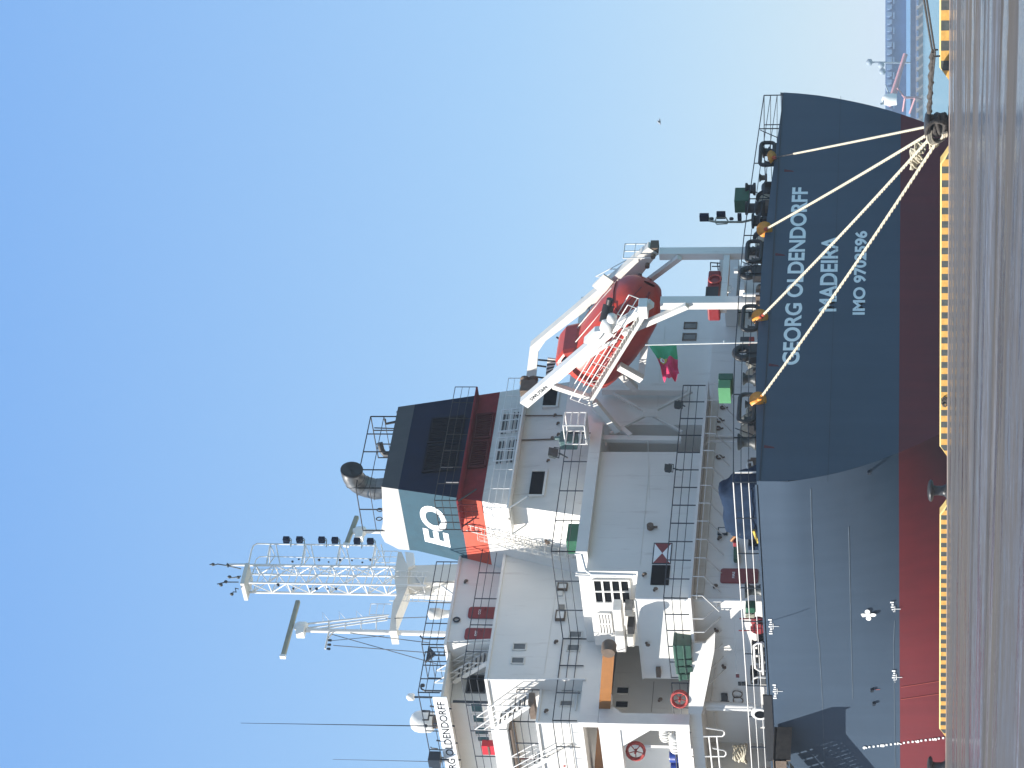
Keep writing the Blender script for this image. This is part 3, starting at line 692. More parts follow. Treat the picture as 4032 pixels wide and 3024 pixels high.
w = on(zF(1900,600), XA+.2); b = MB(); b.box((w.x-.5, w.y-.35, w.z-.55), (w.x+.1, w.y+.45, w.z+.35)); b.tube(w+ZZ*.3, w+ZZ*.6, .12); b.build('winch_motor', mat('teal_motor_paint', (.05, .11, .11), .5, stain=.4), mid, bevel=.06)
# louvres high on the port wall and the units in front of them
def louvre_p(q0, q1, Y, parent, cols, mt='grime'):
    a, c = pt(q0, Y=Y), pt(q1, Y=Y); x0, x1 = sorted((a.x,c.x)); z0, z1 = sorted((a.z,c.z))
    o = MB().box((x0, Y+.02, z0), (x1, Y-.03, z1)).build('louvre', mt, parent)
    b = MB(); n = cols
    for i in range(n+1): x = x0+(x1-x0)*i/n; b.box((x-.035, Y, z0), (x+.035, Y-.10, z1))
    for z in (z0, (z0+z1)/2, z1): b.box((x0, Y-.01, z-.035), (x1, Y-.11, z+.035))
    b.build('louvre_frame', 'wfit', o)
    b = MB(); m = int((z1-z0)/.14)
    for i in range(m): z = z0+.07+i*.14; b.add([(x0,Y-.03,z+.05),(x1,Y-.03,z+.05),(x1,Y-.085,z-.04),(x0,Y-.085,z-.04)], [(0,1,2,3)])
    b.build('slat', 'cream', o, fixn=False)['kind'] = 'stuff'
def louvre_rot(q0, q1, Y, parent, cols):
    a, c = pt(q0, Y=Y), pt(q1, Y=Y); x0, x1 = sorted((a.x,c.x)); z0, z1 = sorted((a.z,c.z))
    o = MB().box((x0, Y+.02, z0), (x1, Y-.03, z1)).build('louvre', 'rubber', parent)
    b = MB()
    for i in range(5): z = z0+(z1-z0)*i/4; b.box((x0, Y-.01, z-.05), (x1, Y-.10, z+.05))
    for i in range(cols+1): x = x0+(x1-x0)*i/cols; b.box((x-.035, Y, z0), (x+.035, Y-.11, z1))
    b.build('louvre_frame', 'wfit', o)
louvre_rot(zQ(270,160), zQ(575,342), YU, up1, 2); louvre_rot(zQ(312,425), zQ(425,585), YU, up1, 2)
for q0, q1, mt, nm in ((zQ(425,405), zQ(512,575), 'wfit', 'air_conditioner'), (zQ(445,610), zQ(535,742), 'wfit', 'air_conditioner'), (zQ(520,405), zQ(590,460), 'glassg', 'control_box'), (zQ(540,540), zQ(600,600), 'black', 'control_box'), (zQ(540,620), zQ(600,700), 'cream', 'control_box')):
    a, c = pt(q0, Y=2.6), pt(q1, Y=2.6); b = MB(); b.box((a.x, 2.6, min(a.z,c.z)), (c.x, 3.3, max(a.z,c.z))); b.build(nm, mt, up1, bevel=.03)
for (q0, q1, r_) in ((zQ(135,110), zQ(615,128), .07), (zQ(132,130), zQ(460,142), .05)): b = MB(); b.tube(on(q0, XA+.1), on(q1, XA+.1), r_, 7); b.build('pipe', 'wfit', up1)
b = MB(); b.beam((XA-.1, YA-.03, 14.62), (-15.8, YA-.03, 14.62), .05, .05); b.build('coaming', 'wfit', up1)
bulkhead_lamp(pt(zQ(695,665), Y=YA)+Vector((0,0,0)), up1, 1, (0,-1,0)); b = MB(); w = pt(zQ(790,880), Y=YA); b.box((w.x-.3, YA-.25, w.z-.12), (w.x+.25, YA, w.z+.1)); b.build('searchlight', 'grime', up1)
# inner bay: bulkheads, windows and the ochre crane boom under the deck
XI = -19.5
b = MB(); b.box((XI, 2.9, ZL1+.3), (XI-12, 12, ZL2-.5)); inb = b.build('inner_deckhouse', 'white', ship)
for q0, q1 in ((zQ(465,1022), zQ(550,1072)), (zQ(455,1133), zQ(545,1183))): apanel('window', q0, q1, XI, .03, 'rubber', inb, frame='wfit', fw=.05)
bulkhead_lamp(on(zQ(795,1128), XI), inb); seam(inb, XI, zQ(755,975), zQ(735,1215), mt='grime')
ppanel('door', zQ(520,780), zQ(660,960), 2.88, .03, 'fdgrey', inb) if False else None
b = MB(); b.box((-15.9, .0, ZL1-.25), (-45, 12, ZL1+.32)); low = b.build('side_deck', 'white', ship)
b = MB(); b.prism([(-12.0, 1.03, 11.95), (-12.0, 1.03, 11.3), (-11.3, 1.03, 10.8), (-12.5, .93, 10.9), (-15.95, -.01, 11.62), (-15.95, -.01, 12.28)], (-.02, .14, 0)); b.build('apron', 'white', low)
bo = MB(); bo.beam(pt(zQ(400,700), Y=.5), pt(zQ(322,1750), Y=.5), .5, .56); jib = bo.build('provision_crane_boom', 'jib', ship)
b = MB(); a = pt(zQ(400,700), Y=.5); b.lathe(a+Vector((.05,-.1,0)), [(.32,-.35),(.36,-.2),(.36,.2),(.3,.3)], 12, (0,1,0)); b.build('boom_head', 'grime', jib)
# pillars of the side frame
b = MB()
for q in ((2808, 2850),):
    a, c = on((2500, q[0]), -16.02), on((2500, q[1]), -16.02); b.box((-16.02, min(a.y,c.y), ZL1+.3), (-16.5, max(a.y,c.y), ZL2-.46))
b.box((-16.5, -.6, ZL2-1.5), (-19.8, .0, ZL2-.46)); b.box((-16.04, .02, ZL2-1.0), (-16.5, 1.2, ZL2-.46))
b.prism([(-16.03, .0, ZL2-.46), (-16.03, 1.0, ZL2-.46), (-16.03, 0, ZL2-1.6)], (-.4,0,0)); b.prism([(-16.6,-.55,ZL2-1.5), (-17.9,-.55,ZL2-1.5), (-16.6,-.55,ZL2-3)], (0,.4,0)); b.build('side_frame', 'wfit', ship)
b = MB(); b.box((-20.4, 1.6, ZL1+.33), (-20.6, 2.89, ZL2-.5)); b.box((-16.5, -.55, ZL1+.33), (-21, -.45, ZL1+1.0)); bh = b.build('frame_bulkhead', 'white', ship)
# hose reels
def hosereel(w, d, parent, r=.42, nm='fire_hose_reel', mt='hose'):
    w = Vector(w); d = Vector(d).normalized(); u = ZZ; sd = d.cross(u).normalized(); b = MB()
    for i in range(5): b.path([w+d*(.05*i-.1)+sd*((r-.03*(i%2))*math.cos(t))+u*((r-.03*(i%2))*math.sin(t)) for t in [j*math.pi/8 for j in range(16)]], .055, 6, closed=True)
    for t in range(5): a_ = t*math.pi/2.5; b.tube(w, w+sd*(r*math.cos(a_))+u*(r*math.sin(a_)), .025, 5)
    b.tube(w-d*.2, w+d*.25, .06, 6); return b.build(nm, mt, parent)
hosereel(pt(zQ(610,1525), Y=.3), (.5,-1,0), low, .45)
o = hosereel(pt(zQ(960,1112), Y=.25)+Vector((0,0,0)), (.5,-1,0), None, .40, 'rope_coil'); tag(o, 'big coil of red and white hose hung on the walkway rail above the dark bay', 'hose coil')
# ------------------------------------------------------------------ funnel
def FX(z): return -11.45-(z-17.1)*.131
def FYl(z): return 8.75+(z-17.1)*.309
def FYr(z): return 19.25-(z-17.1)*.07 if z < 23 else 18.84-(z-23)*.07
XFW = -17.35
out_ = [(FX(17.1), 17.1), (FX(28.85), 28.85), (-15.87, 29.2), (-16.7, 29.46), (-17.3, 29.3), (-17.6, 28.55), (XFW, 27.5), (-17.2, 17.1)]
def clip(poly, z0, z1):
    def half(P_, keep, z):
        o = []
        for i, a in enumerate(P_):
            c = P_[(i+1) % len(P_)]; ka, kc = keep(a[1]), keep(c[1])
            if ka: o.append(a)
            if ka != kc: t = (z-a[1])/(c[1]-a[1]); o.append((a[0]+(c[0]-a[0])*t, z))
        return o
    return half(half(poly, lambda v: v >= z0, z0), lambda v: v <= z1, z1)
fun = None
def fband(z0, z1, name, mp, ma, parent):  # mp colours the port side, ma is a darker colour for the aft face
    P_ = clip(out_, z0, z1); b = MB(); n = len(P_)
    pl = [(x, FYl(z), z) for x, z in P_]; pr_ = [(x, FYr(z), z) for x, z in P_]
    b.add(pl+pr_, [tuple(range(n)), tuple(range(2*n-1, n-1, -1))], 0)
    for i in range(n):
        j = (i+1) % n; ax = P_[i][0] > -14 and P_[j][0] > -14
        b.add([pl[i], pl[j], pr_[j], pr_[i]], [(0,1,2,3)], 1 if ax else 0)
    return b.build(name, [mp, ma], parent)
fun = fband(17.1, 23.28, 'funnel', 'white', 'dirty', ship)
fband(23.28, 24.6, 'red_band', 'fred', 'fdred', fun)
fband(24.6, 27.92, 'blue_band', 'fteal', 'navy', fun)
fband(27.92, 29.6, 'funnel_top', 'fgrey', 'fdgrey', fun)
def fp(q, Y=None):   # on the sloping port face
    y = 12.
    for _ in range(4): w = pt(q, Y=y); y = FYl(w.z)
    return w
a, c = fp(zF(1062,1393)), fp(zF(1028,1120)); t1 = fp(zF(865,1385)); hgt = (t1-a).length
nrm = Vector((0, -1, .309)).normalized()
lettering('funnel_letters', 'EO', a, Vector((c.x, a.y+.0, a.z)), (t1.z-a.z)*.97, nrm*.02, 'mark', fun, .035, up=Vector((0,.309,1)))
# soot rim and handrail on top
b = MB(); z = 28.9
for y in (12.6, 18.2): b.tube((-13.1, y, z), (-16.2, y, z+.2), .03)
rail(b, [(-16.4, 12.5, 28.9), (-13.3, 12.6, 28.85), (-13.2, 17.9, 28.85), (-16.4, 18.0, 28.9)], 1.45, 1.25, 2, .032); b.build('railing', 'black', fun)
# big exhaust bend
def fX(q, X): return pt(q, X=X)
b = MB(); p0 = fX(zF(555,960), -14.2)-ZZ*.4; r0 = .56
pts = [p0, p0+Vector((-.05,-.05,.7))] + [p0+Vector((0,0,.9))+Vector((1.0*(1-math.cos(t)), .05*t, .95*math.sin(t))) for t in [i*math.pi/2/6 for i in range(1, 8)]]
b.path(pts, r0, 20); ex = b.build('exhaust_pipe', 'steel', fun)
d = (pts[-1]-pts[-2]).normalized(); b = MB(); b.tube(pts[-1]+d*.005, pts[-1]+d*.03, r0*.97, 20); b.lathe(pts[-1]-d*.1, [(r0+.03, 0), (r0+.04, .12), (r0-.02, .13)], 20, d); b.build('exhaust_mouth', 'black', ex)
b = MB()
for i in (1, 3, 5): b.path([pts[i]+Vector((0, (r0+.01)*math.cos(t), 0))+ (pts[i+1]-pts[i]).normalized().cross(Vector((0,1,0)))*((r0+.01)*math.sin(t)) for t in [j*math.pi/8 for j in range(16)]], .022, 5, closed=True)
b.build('pipe_seam', 'fdgrey', ex)
b = MB(); p0 = fX(zF(600,715), -14.0)-ZZ*.3; b.path([p0, p0+Vector((0,0,.45)), p0+Vector((.15,0.15,.62)), p0+Vector((.5,.35,.7))], .17, 10); b.path([fX(zF(640,480), -14)-ZZ*.2, fX(zF(590,495), -14), fX(zF(590,495), -14)+Vector((.25,.1,.05))], .07, 8); b.tube(fX(zF(640,530), -13.6)-ZZ*.1, fX(zF(505,525), -13.6), .035); b.build('small_exhaust', 'black', fun)
b = MB()
for q0, q1 in ((zF(545,1120), zF(590,1125)), (zF(540,1185), zF(585,1190))): w = fX(q0, -15.5); b.path([w+Vector((0,.12*math.cos(t),.16*math.sin(t))) for t in [j*math.pi/6 for j in range(12)]], .03, 5, closed=True)
b.build('lifting_eye', 'black', fun)
# louvre panels on the aft face
def louvre_a(y0, y1, z0, z1, mt, frame, n, nm='louvre'):
    zc = (z0+z1)/2; b = MB()
    b.add([(FX(z0)+.06,y0,z0),(FX(z0)+.06,y1,z0),(FX(z1)+.06,y1,z1),(FX(z1)+.06,y0,z1),(FX(z0)-.1,y0,z0),(FX(z0)-.1,y1,z0),(FX(z1)-.1,y1,z1),(FX(z1)-.1,y0,z1)], [(0,1,2,3),(0,4,5,1),(1,5,6,2),(2,6,7,3),(3,7,4,0)])
    o = b.build(nm, mt, fun); b = MB()
    for i in range(n):
        y = y0+(y1-y0)*(i+.5)/n; b.beam((FX(z0)+.10, y, z0+.04), (FX(z1)+.10, y, z1-.04), .05, .10, up=(1,0,0))
    b.build('slat', mt, o)['kind'] = 'stuff'
    b = MB()
    for y in (y0, y1): b.beam((FX(z0)+.09, y, z0), (FX(z1)+.09, y, z1), .09, .12, up=(1,0,0))
    for z in (z0, z1): b.beam((FX(z)+.09, y0, z), (FX(z)+.09, y1, z), .12, .09)
    b.build('louvre_frame', frame, o)
MT['navyl'] = mat('dark_navy_louvre', (.002, .005, .013), .7, spec=.1)
MT['fredd'] = mat('dark_red_louvre', (.09, .012, .014), .7, spec=.1)
def yy(q): return pt(q, X=-12.1).y
LA = [(yy(zF(1100,795)), yy(zF(1100,605))), (yy(zF(1100,585)), yy(zF(1100,410)))]
for y0, y1 in LA:
    louvre_a(y0, y1, 25.0, 26.75, 'navyl', 'navyl', 14)
    louvre_a(y0, y1, 23.42, 24.3, 'fredd', 'fredd', 12)
for y0, y1 in ((yy(zF(1400,775)), yy(zF(1400,620))), (yy(zF(1440,560)), yy(zF(1440,415)))):
    b = MB()
    for zz in (22.05, 22.25, 22.6, 22.8): b.beam((FX(zz)+.03, y0, zz), (FX(zz)+.03, y1, zz), .08, .09)
    b.build('vent_slot', 'fdgrey', fun)
    b = MB()
    for zz in (21.95, 22.42, 22.95): b.beam((FX(zz)+.25, y0-.1, zz), (FX(zz)+.25, y1+.1, zz), .05, .05)
    for y in (y0-.05, (y0+y1)/2, y1+.05): b.beam((FX(21.95)+.25, y, 21.95), (FX(22.95)+.25, y, 22.95), .05, .05)
    b.build('vent_guard', 'wfit', fun)
# platforms round the funnel
def fplat(z, mt, rmt, hh, lab, ye):
    b = MB(); xo = FX(z)+.75
    b.box((FX(z)-.1, FYl(z)-.9, z-.06), (xo, ye, z+.03)); b.box((FX(z)-.0, FYl(z)-.9, z-.06), (FX(z)-1.4, FYl(z)+.1, z+.03)); o = b.build('platform', mt, fun, lab)
    b = MB(); rail(b, [(FX(z)-1.4, FYl(z)-.88, z), (xo-.02, FYl(z)-.88, z)], hh, .6, 3, .026); b.build('railing', rmt, o)
    b = MB(); rail(b, [(xo-.02, FYl(z)-.88, z), (xo-.02, ye, z)], hh, 1.3, 3, .02); b.build('railing', rmt if z > 23 else 'wfit', o)
    b = MB()
    for x in (xo-.1, FX(z)-1.2): b.beam((x, FYl(z)-.85, z-.06), (x, FYl(z)+.02, z-.9), .06, .06)
    b.build('bracket', rmt, o); return o
pl1 = fplat(24.45, 'fdred', 'black', 1.15, None, 18.6); pl2 = fplat(21.72, 'white', 'wfit', 1.0, None, 18.9)
b = MB(); rail(b, [(FX(23.35)-1.35, FYl(23.35)-.85, 23.35), (FX(23.35)+.6, FYl(23.35)-.85, 23.35)], 1.0, .5, 3, .026); b.build('railing', 'fredd', fun)
b = MB(); ladder(b, (-14.6, FYl(17.8)-.12, 17.8), (-14.4, FYl(24.4)-.12, 24.4), .45, (1,0,0), .03); b.build('ladder', 'cream', fun)
b = MB()
for i in range(14): z = 19.0+i*.36; c_ = Vector((-14.5, FYl(z)-.12, z)); b.path([c_+Vector((.33*math.cos(t), -.55*math.sin(t), 0)) for t in [j*math.pi/6 for j in range(7)]], .016, 4)
for t in (math.pi/3, math.pi/2, 2*math.pi/3): b.tube((-14.5+.33*math.cos(t), FYl(19)-.12-.55*math.sin(t), 19), (-14.5+.33*math.cos(t), FYl(23.6)-.12-.55*math.sin(t), 23.6), .014, 4)
b.build('ladder_cage', 'cream', fun)
for q in (zF(1030,830), zF(1070,940)):
    w = fX(q, -12.3); b = MB(); b.tube(w+Vector((.2,0,-.35)), w+Vector((.2,0,.3)), .03); b.build('stanchion', 'fgrey', fun)
# casing windows (dark openings) and small lamps under the white band
def fa(q):
    x = -12.
    for _ in range(3): w = pt(q, X=x); x = FX(w.z)
    return w
for qs in ((zF(1655,850), zF(1745,850), zF(1725,1020), zF(1625,1020)), (zF(1745,235), zF(1835,245), zF(1828,375), zF(1728,375))):
    P_ = [fa(q) for q in qs]; y0 = (P_[2].y+P_[3].y)/2; y1 = (P_[0].y+P_[1].y)/2; z1 = (P_[0].z+P_[3].z)/2; z0 = (P_[1].z+P_[2].z)/2
    b = MB(); b.box((FX(z0)+.03, y0, z0), (FX(z1)-.1, y1, z1)); o = b.build('opening', 'rubber', fun)
    b = MB(); X0 = FX(z0)
    b.box((X0-.1, y0-.1, z0-.12), (X0+.12, y1+.1, z0)); b.box((X0-.3, y0-.1, z0), (X0+.09, y0, z1)); b.box((X0-.3, y1, z0), (X0+.09, y1+.1, z1)); b.build('window_frame', 'cream', o)
for q in (zF(1810,440), zF(1832,500), zF(1835,580), zF(1790,605), zF(1760,770)): bulkhead_lamp(fa(q), fun, .8)
b = MB(); q = [fa(v) for v in (zF(1585,625), zF(1850,610))]
for i in (0,): b.tube(fa(zF(1530,440))+Vector((.05,0,0)), fa(zF(1870,440))+Vector((.05,0,0)), .03); b.tube(fa(zF(1520,620))+Vector((.05,0,0)), fa(zF(1860,610))+Vector((.05,0,0)), .04)
b.build('pipe', 'grime', fun)
for q in (zF(1750,1340), zF(1790,1580)): bulkhead_lamp(fp(q), fun, 1.2, (0,-1,0))
b = MB(); w = fp(zF(1850,1555)); b.tube(w, w+Vector((0,-.4,0)), .05); b.build('lamp_arm', 'drum', fun)
# ------------------------------------------------------------------ accommodation block
XT2, XT1 = -16.0, -17.0
b = MB(); b.box((XT2, 2.0, ZL2+.5), (-32, 22.6, 22.45)); acc = b.build('accommodation_block', 'white', ship)
b = MB(); b.box((XT1, 5.2, 22.451), (-31, 22.4, 25.0)); brg = b.build('bridge_deckhouse', 'white', ship)
b = MB(); b.box((-16.8, 0.0, ZL2+.5), (-32, 1.999, 19.75)); stp = b.build('side_deckhouse', 'white', ship)
b = MB(); b.box((-15.9, 1.9, 22.38), (-33, 22.7, 22.52)); b.box((-16.7, -.1, 19.7), (-32, 2.0, 19.82)); b.box((XT1+.1, 5.0, 24.95), (-24, 22.4, 25.08)); b.build('deck_edge', 'wfit', acc)
# windows on the aft walls
def win(q0, q1, X, parent): apanel('window', q0, q1, X, .03, 'glassg', parent, frame='cream', fw=.06)
win(zN(1055,678), zN(1140,722), XT2, acc); win(zN(1042,788), zN(1125,830), XT2, acc)
win(zN(1498,582), zN(1582,625), XT2, acc); win(zN(1482,688), zN(1565,732), XT2, acc)
win(zN(1440,1010), zN(1528,1055), -16.8, stp); win(zN(1425,1130), zN(1510,1168), -16.8, stp)
for q in (zN(1378,668),): bulkhead_lamp(on(q, XT2), acc)
bulkhead_lamp(on(zN(1300,1215), -16.8), stp); bulkhead_lamp(on(zN(665,190), XT1), brg)
seam(acc, XT2, zN(1395,190), zN(1290,920), mt='cream'); 
b = MB(); b.tube(on(zN(845,952), XT2+.06), on(zN(1620,955), XT2+.06), .07); b.tube(on(zN(1230,1296), -16.74), on(zN(1580,1300), -16.74), .06); b.tube(on(zN(525,655), XT1+.05), on(zN(890,640), XT1+.05), .05); b.tube(on(zN(1560,1000), -16.74), on(zN(1540,1200), -16.74), .04); b.build('drain_pipe', 'wfit', acc)
for q0, q1, in ((zN(1410,212), zN(1468,252)), (zN(1395,430), zN(1448,490))):
    o = apanel('fire_box', q0, q1, XT2, .16, 'wfit', acc, frame='grime', fw=.05)
apanel('locker_box', zN(1408,372), zN(1450,418), XT2, .12, 'glassg', acc); apanel('locker_box', zN(1405,262), zN(1440,300), XT2, .1, 'cream', acc)
a = on(zN(690,390), XT1); 
def rdoor2(q0, q1, txt):
    return rdoor(q0, q1, XT1, brg, txt, .16)
rdoor2(zN(700,388), zN(945,478), 'CO2'); rdoor2(zN(672,555), zN(915,648), 'EXIT')
b = MB(); w = on(zN(600,490), XT1)+Vector((.08,0,0)); b.path([w+Vector((0,.14*math.cos(t),.16*math.sin(t))) for t in [j*math.pi/5 for j in range(10)]], .05, 6, closed=True); b.build('mooring_ring', 'dark', brg)
# railings on the accommodation levels
b = MB(); rail(b, [(-15.95, 14.5, 22.52), (-15.95, 1.95, 22.52), (-24, 1.95, 22.52)], 1.15, 1.9, 3, .026); b.build('railing', 'dark', acc)
b = MB(); rail(b, [(XT1+.05, 10.8, 25.08), (XT1+.05, 5.05, 25.08), (-19.5, 5.0, 25.08)], 1.15, 1.6, 3, .028); rail(b, [(XT1+.05, 14.2, 25.08), (XT1+.05, 12.2, 25.08)], 1.15, 1.6, 3, .028); b.build('railing', 'dark', brg)
b = MB(); rail(b, [(-16.75, 2.0, 19.82), (-16.75, -.05, 19.82), (-30, -.05, 19.82)], 1.15, 1.7, 3, .028); b.build('railing', 'dark', stp)
# stairs
def stair(q0, q1, Y, parent, w=.75, mt='wfit'):
    a, c = pt(q0, Y=Y), pt(q1, Y=Y); b = MB()
    for s_ in (0, w): b.beam(a+Vector((0,s_,0)), c+Vector((0,s_,0)), .05, .24)
    o = b.build('stair', mt, parent); n = max(3, int((c.z-a.z)/.24)); b = MB()
    for i in range(1, n): p = a.lerp(c, i/n); b.box((p.x-.13, Y+.03, p.z-.02), (p.x+.13, Y+w-.03, p.z+.02))
    b.build('tread', 'fdgrey', o)['kind'] = 'stuff'
    b = MB()
    for s_ in (-.03, w+.03):
        u = ZZ*1.0
        for hh in (1.0, .55): b.tube(a+Vector((0,s_,0))+ZZ*hh, c+Vector((0,s_,0))+ZZ*hh, .028, 5)
        for i in range(5): p = a.lerp(c, i/4)+Vector((0,s_,0)); b.tube(p, p+u, .025, 5)
    b.build('handrail', mt, o); return o
stair(zS(1000,130), zS(500,420), 4.2, brg); stair(zS(1590,760), zS(1100,1100), .7, stp); stair(zS(2230,1340), zS(1600,1680), -.1, mid)
# bridge wing
XB = -19.3
b = MB(); b.box((XB, 3.2, 22.52), (-27, 5.19, 24.8)); wing = b.build('bridge_wing', 'white', ship)
b = MB(); b.box((-17.6, 2.0, 24.82), (-29, 5.15, 24.95)); b.build('wing_roof', 'cream', wing)
apanel('window', zN(700,930), zN(815,1060), XB, .03, 'rubber', wing, frame='fdgrey')
for q0, q1 in ((zN(712,1142), zN(805,1208)), (zN(728,1232), zN(815,1290)), (zN(740,1330), zN(850,1385)), (zN(765,1402), zN(860,1440))): ppanel('window', q0, q1, 3.2, .03, 'glassgreen', wing, frame='wfit', fw=.06)
b = MB()
for q0, q1 in ((zN(570,1130), zN(875,1140)),): u, w = pt(q0, Y=3.1), pt(q1, Y=3.1); b.beam(u, w, .1, .1)
b.build('rail_post', 'dark', wing)
# nameboard on the wing top
a, c = pt(zN(520,1100), Y=1.9), pt(zN(622,1657), Y=1.9); x0, x1 = -29.5, a.x; z0 = (a.z+c.z)/2; z1 = pt(zN(408,1100), Y=1.9).z
nb = MB().box((x0, 1.9, z0), (x1, 1.97, z1)).build('name_board', 'mark', wing)
x_end = pt(zN(500,1135), Y=1.9).x; xg = pt(zN(600,1600), Y=1.9).x   # G of the first word ends here
me_w = (x_end-xg)/11.1
lettering('board_letters', 'GEORG OLDENDORFF', (x_end-me_w*15.9, 1.9, z0+.16), (x_end, 1.9, z0+.16), (z1-z0)*.56, (0,-.012,0), 'inkp', nb, .012)
b = MB()
for i in range(9): x = x0+.3+i*1.35; b.beam((x, 2.05, z0-.1), (x, 2.2, z1+.3), .06, .06)
b.build('board_bracket', 'dark', nb)
b = MB(); rail(b, [(x1-.1, 2.3, 25.0), (x1-.1, 5.0, 25.0)], 1.1, .9, 3, .028); rail(b, [(x0, 2.3, 25.0), (x1-.1, 2.3, 25.0)], 1.1, 1.5, 2, .028); b.build('railing', 'dark', wing)
# wing bulwark and lower open deck with boxes
b = MB(); b.box((-18.6, .9, 21.55), (-29, 1.0, 22.35)); b.box((-18.6, 1.0, 21.5), (-29, 3.2, 21.6)); b.build('wing_bulwark', 'wfit', wing)
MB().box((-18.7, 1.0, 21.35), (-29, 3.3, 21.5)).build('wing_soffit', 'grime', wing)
o = MB(); a, c = pt(zS(905,1340), Y=1.6), pt(zS(1120,1470), Y=1.6); o.box((a.x, 1.6, c.z), (c.x, 2.0, a.z)); rb = o.build('life_raft_box', 'red', wing); MB().box((a.x-.03, 1.57, (a.z+c.z)/2-.05), (c.x+.03, 1.6, (a.z+c.z)/2+.04)).build('strap', 'grime', rb)
b = MB(); a, c = pt(zS(1580,700), Y=.9), pt(zS(1700,950), Y=.9); b.box((a.x, .9, c.z), (c.x, 1.5, a.z)); b.build('deck_box', 'grime', stp)
hosereel(pt(zS(2120,1600), Y=.2), (.5,-1,0), mid, .45)
b = MB(); b.path([pt(q, Y=2.0) for q in (zS(1380,1600), zS(1470,1525), zS(1750,1520), zS(1770,1470))], .045, 6); b.build('red_pipe', 'dred', acc)
# ------------------------------------------------------------------ radar mast and antennas
XM = -24.5

def mx_(q, X=XM): return pt(q, X=X)
b = MB()
z0, z1 = 25.05, 27.9
A0, A1, B0, B1 = mx_(zR(1800,290)), mx_(zR(1790,560)), mx_(zR(930,340)), mx_(zR(900,660))
b.add([(XM, A0.y, z0), (XM, A1.y, z0), (XM, B1.y, B1.z), (XM, B0.y, B0.z), (XM-1.5, A0.y, z0), (XM-1.5, A1.y-.5, z0), (XM-1.2, B1.y, B1.z), (XM-1.2, B0.y, B0.z)], [(0,1,2,3),(4,7,6,5),(0,4,5,1),(1,5,6,2),(2,6,7,3),(3,7,4,0)])
mast = b.build('radar_mast', 'dirty', ship)
b = MB(); P_ = [mx_(zR(*q), XM+.1) for q in ((690,140),(1010,130),(1020,340),(900,360),(960,850),(740,1470),(580,1480),(640,1000),(740,880),(680,600))]
b.prism([mx_(zR(*q), XM+.25) for q in ((740,100),(800,100),(920,380),(905,700),(700,1220),(715,1480),(590,1480),(650,980),(720,860),(675,560),(700,340))], (-1.1,0,0)); b.build('crosstree', 'dirty', mast)
b = MB(); b.prism([mx_(zR(*q), XM+.2) for q in ((860,100),(1010,120),(1025,330),(900,380))], (-.5,0,0)); b.build('mast_bracket', 'white', mast)
b = MB(); b.prism([mx_(zR(*q), XM-.6) for q in ((1030,830),(1340,620),(1400,660),(1300,860))], (-.1,0,0)); b.prism([mx_(zR(*q), XM-.2) for q in ((1480,600),(1770,560),(1770,600),(1500,700))], (-.3,0,0)); b.beam(mx_(zR(1500,700), XM-.2), mx_(zR(1720,860), XM-.2), .15, .1); b.build('mast_foot_plate', 'wfit', mast)
b = MB(); ladder(b, mx_(zR(1700,920), XM+.1), mx_(zR(600,900), XM+.1), .45, (0,1,0), .03, .32); b.build('ladder', 'wfit', mast)
# lattice tower: chords, battens and diagonals
lt = MB(); chord = [(545,2110+0), (560, 0)]
ch = [zT(315,548), zT(560,665), zT(570,770), zT(510,888)]
ce = [zT(2400,575), zT(2400,695), zT(2400,805), zT(2400,925)]
Xc = [XM-.2, XM-1.3, XM+.2, XM-.9]
C_ = [(mx_(a, X), mx_(c, X)) for a, c, X in zip(ch, ce, Xc)]
C_ = [(a, Vector((a.x, a.y*.0+c.y, 28.4))) for a, c in C_]
for i, (a, c) in enumerate(C_): lt.tube(a, c, .075 if i in (0, 3) else .06, 7)
zt0 = min(a.z for a, c in C_)
n = 9
for i in range(n+1):
    z = 28.6+(zt0-28.6)*i/n
    P_ = [a.lerp(c, (a.z-z)/(a.z-c.z)) for a, c in C_]
    order = [0, 1, 3, 2]
    for j in range(4): lt.tube(P_[order[j]], P_[order[(j+1) % 4]], .035, 5)
    if i < n:
        z2 = 28.6+(zt0-28.6)*(i+1)/n; P2 = [a.lerp(c, (a.z-z2)/(a.z-c.z)) for a, c in C_]
        for j in range(4):
            u, v = order[j], order[(j+1) % 4]
            if i % 2: u, v = v, u
            lt.tube(P_[u], P2[v], .032, 5)
        zm = (z+z2)/2; lt.tube(P_[1].lerp(P2[2], .5), P2[3], .02, 4)
tow = lt.build('lattice_tower', 'wfit', mast)
b = MB(); w = mx_(zT(520,700)); b.box((w.x-1.1, w.y-.8, w.z-.14), (w.x+.3, w.y+.8, w.z+.08)); b.build('top_platform', 'dirty', tow)
b = MB(); c0 = C_[0][0]; ladder(b, (XM+.35, C_[2][1].y+.75, 28.4), (XM+.35, C_[2][0].y+.7, zt0), .4, (0,1,0), .022, .3); b.build('ladder', 'wfit', tow)
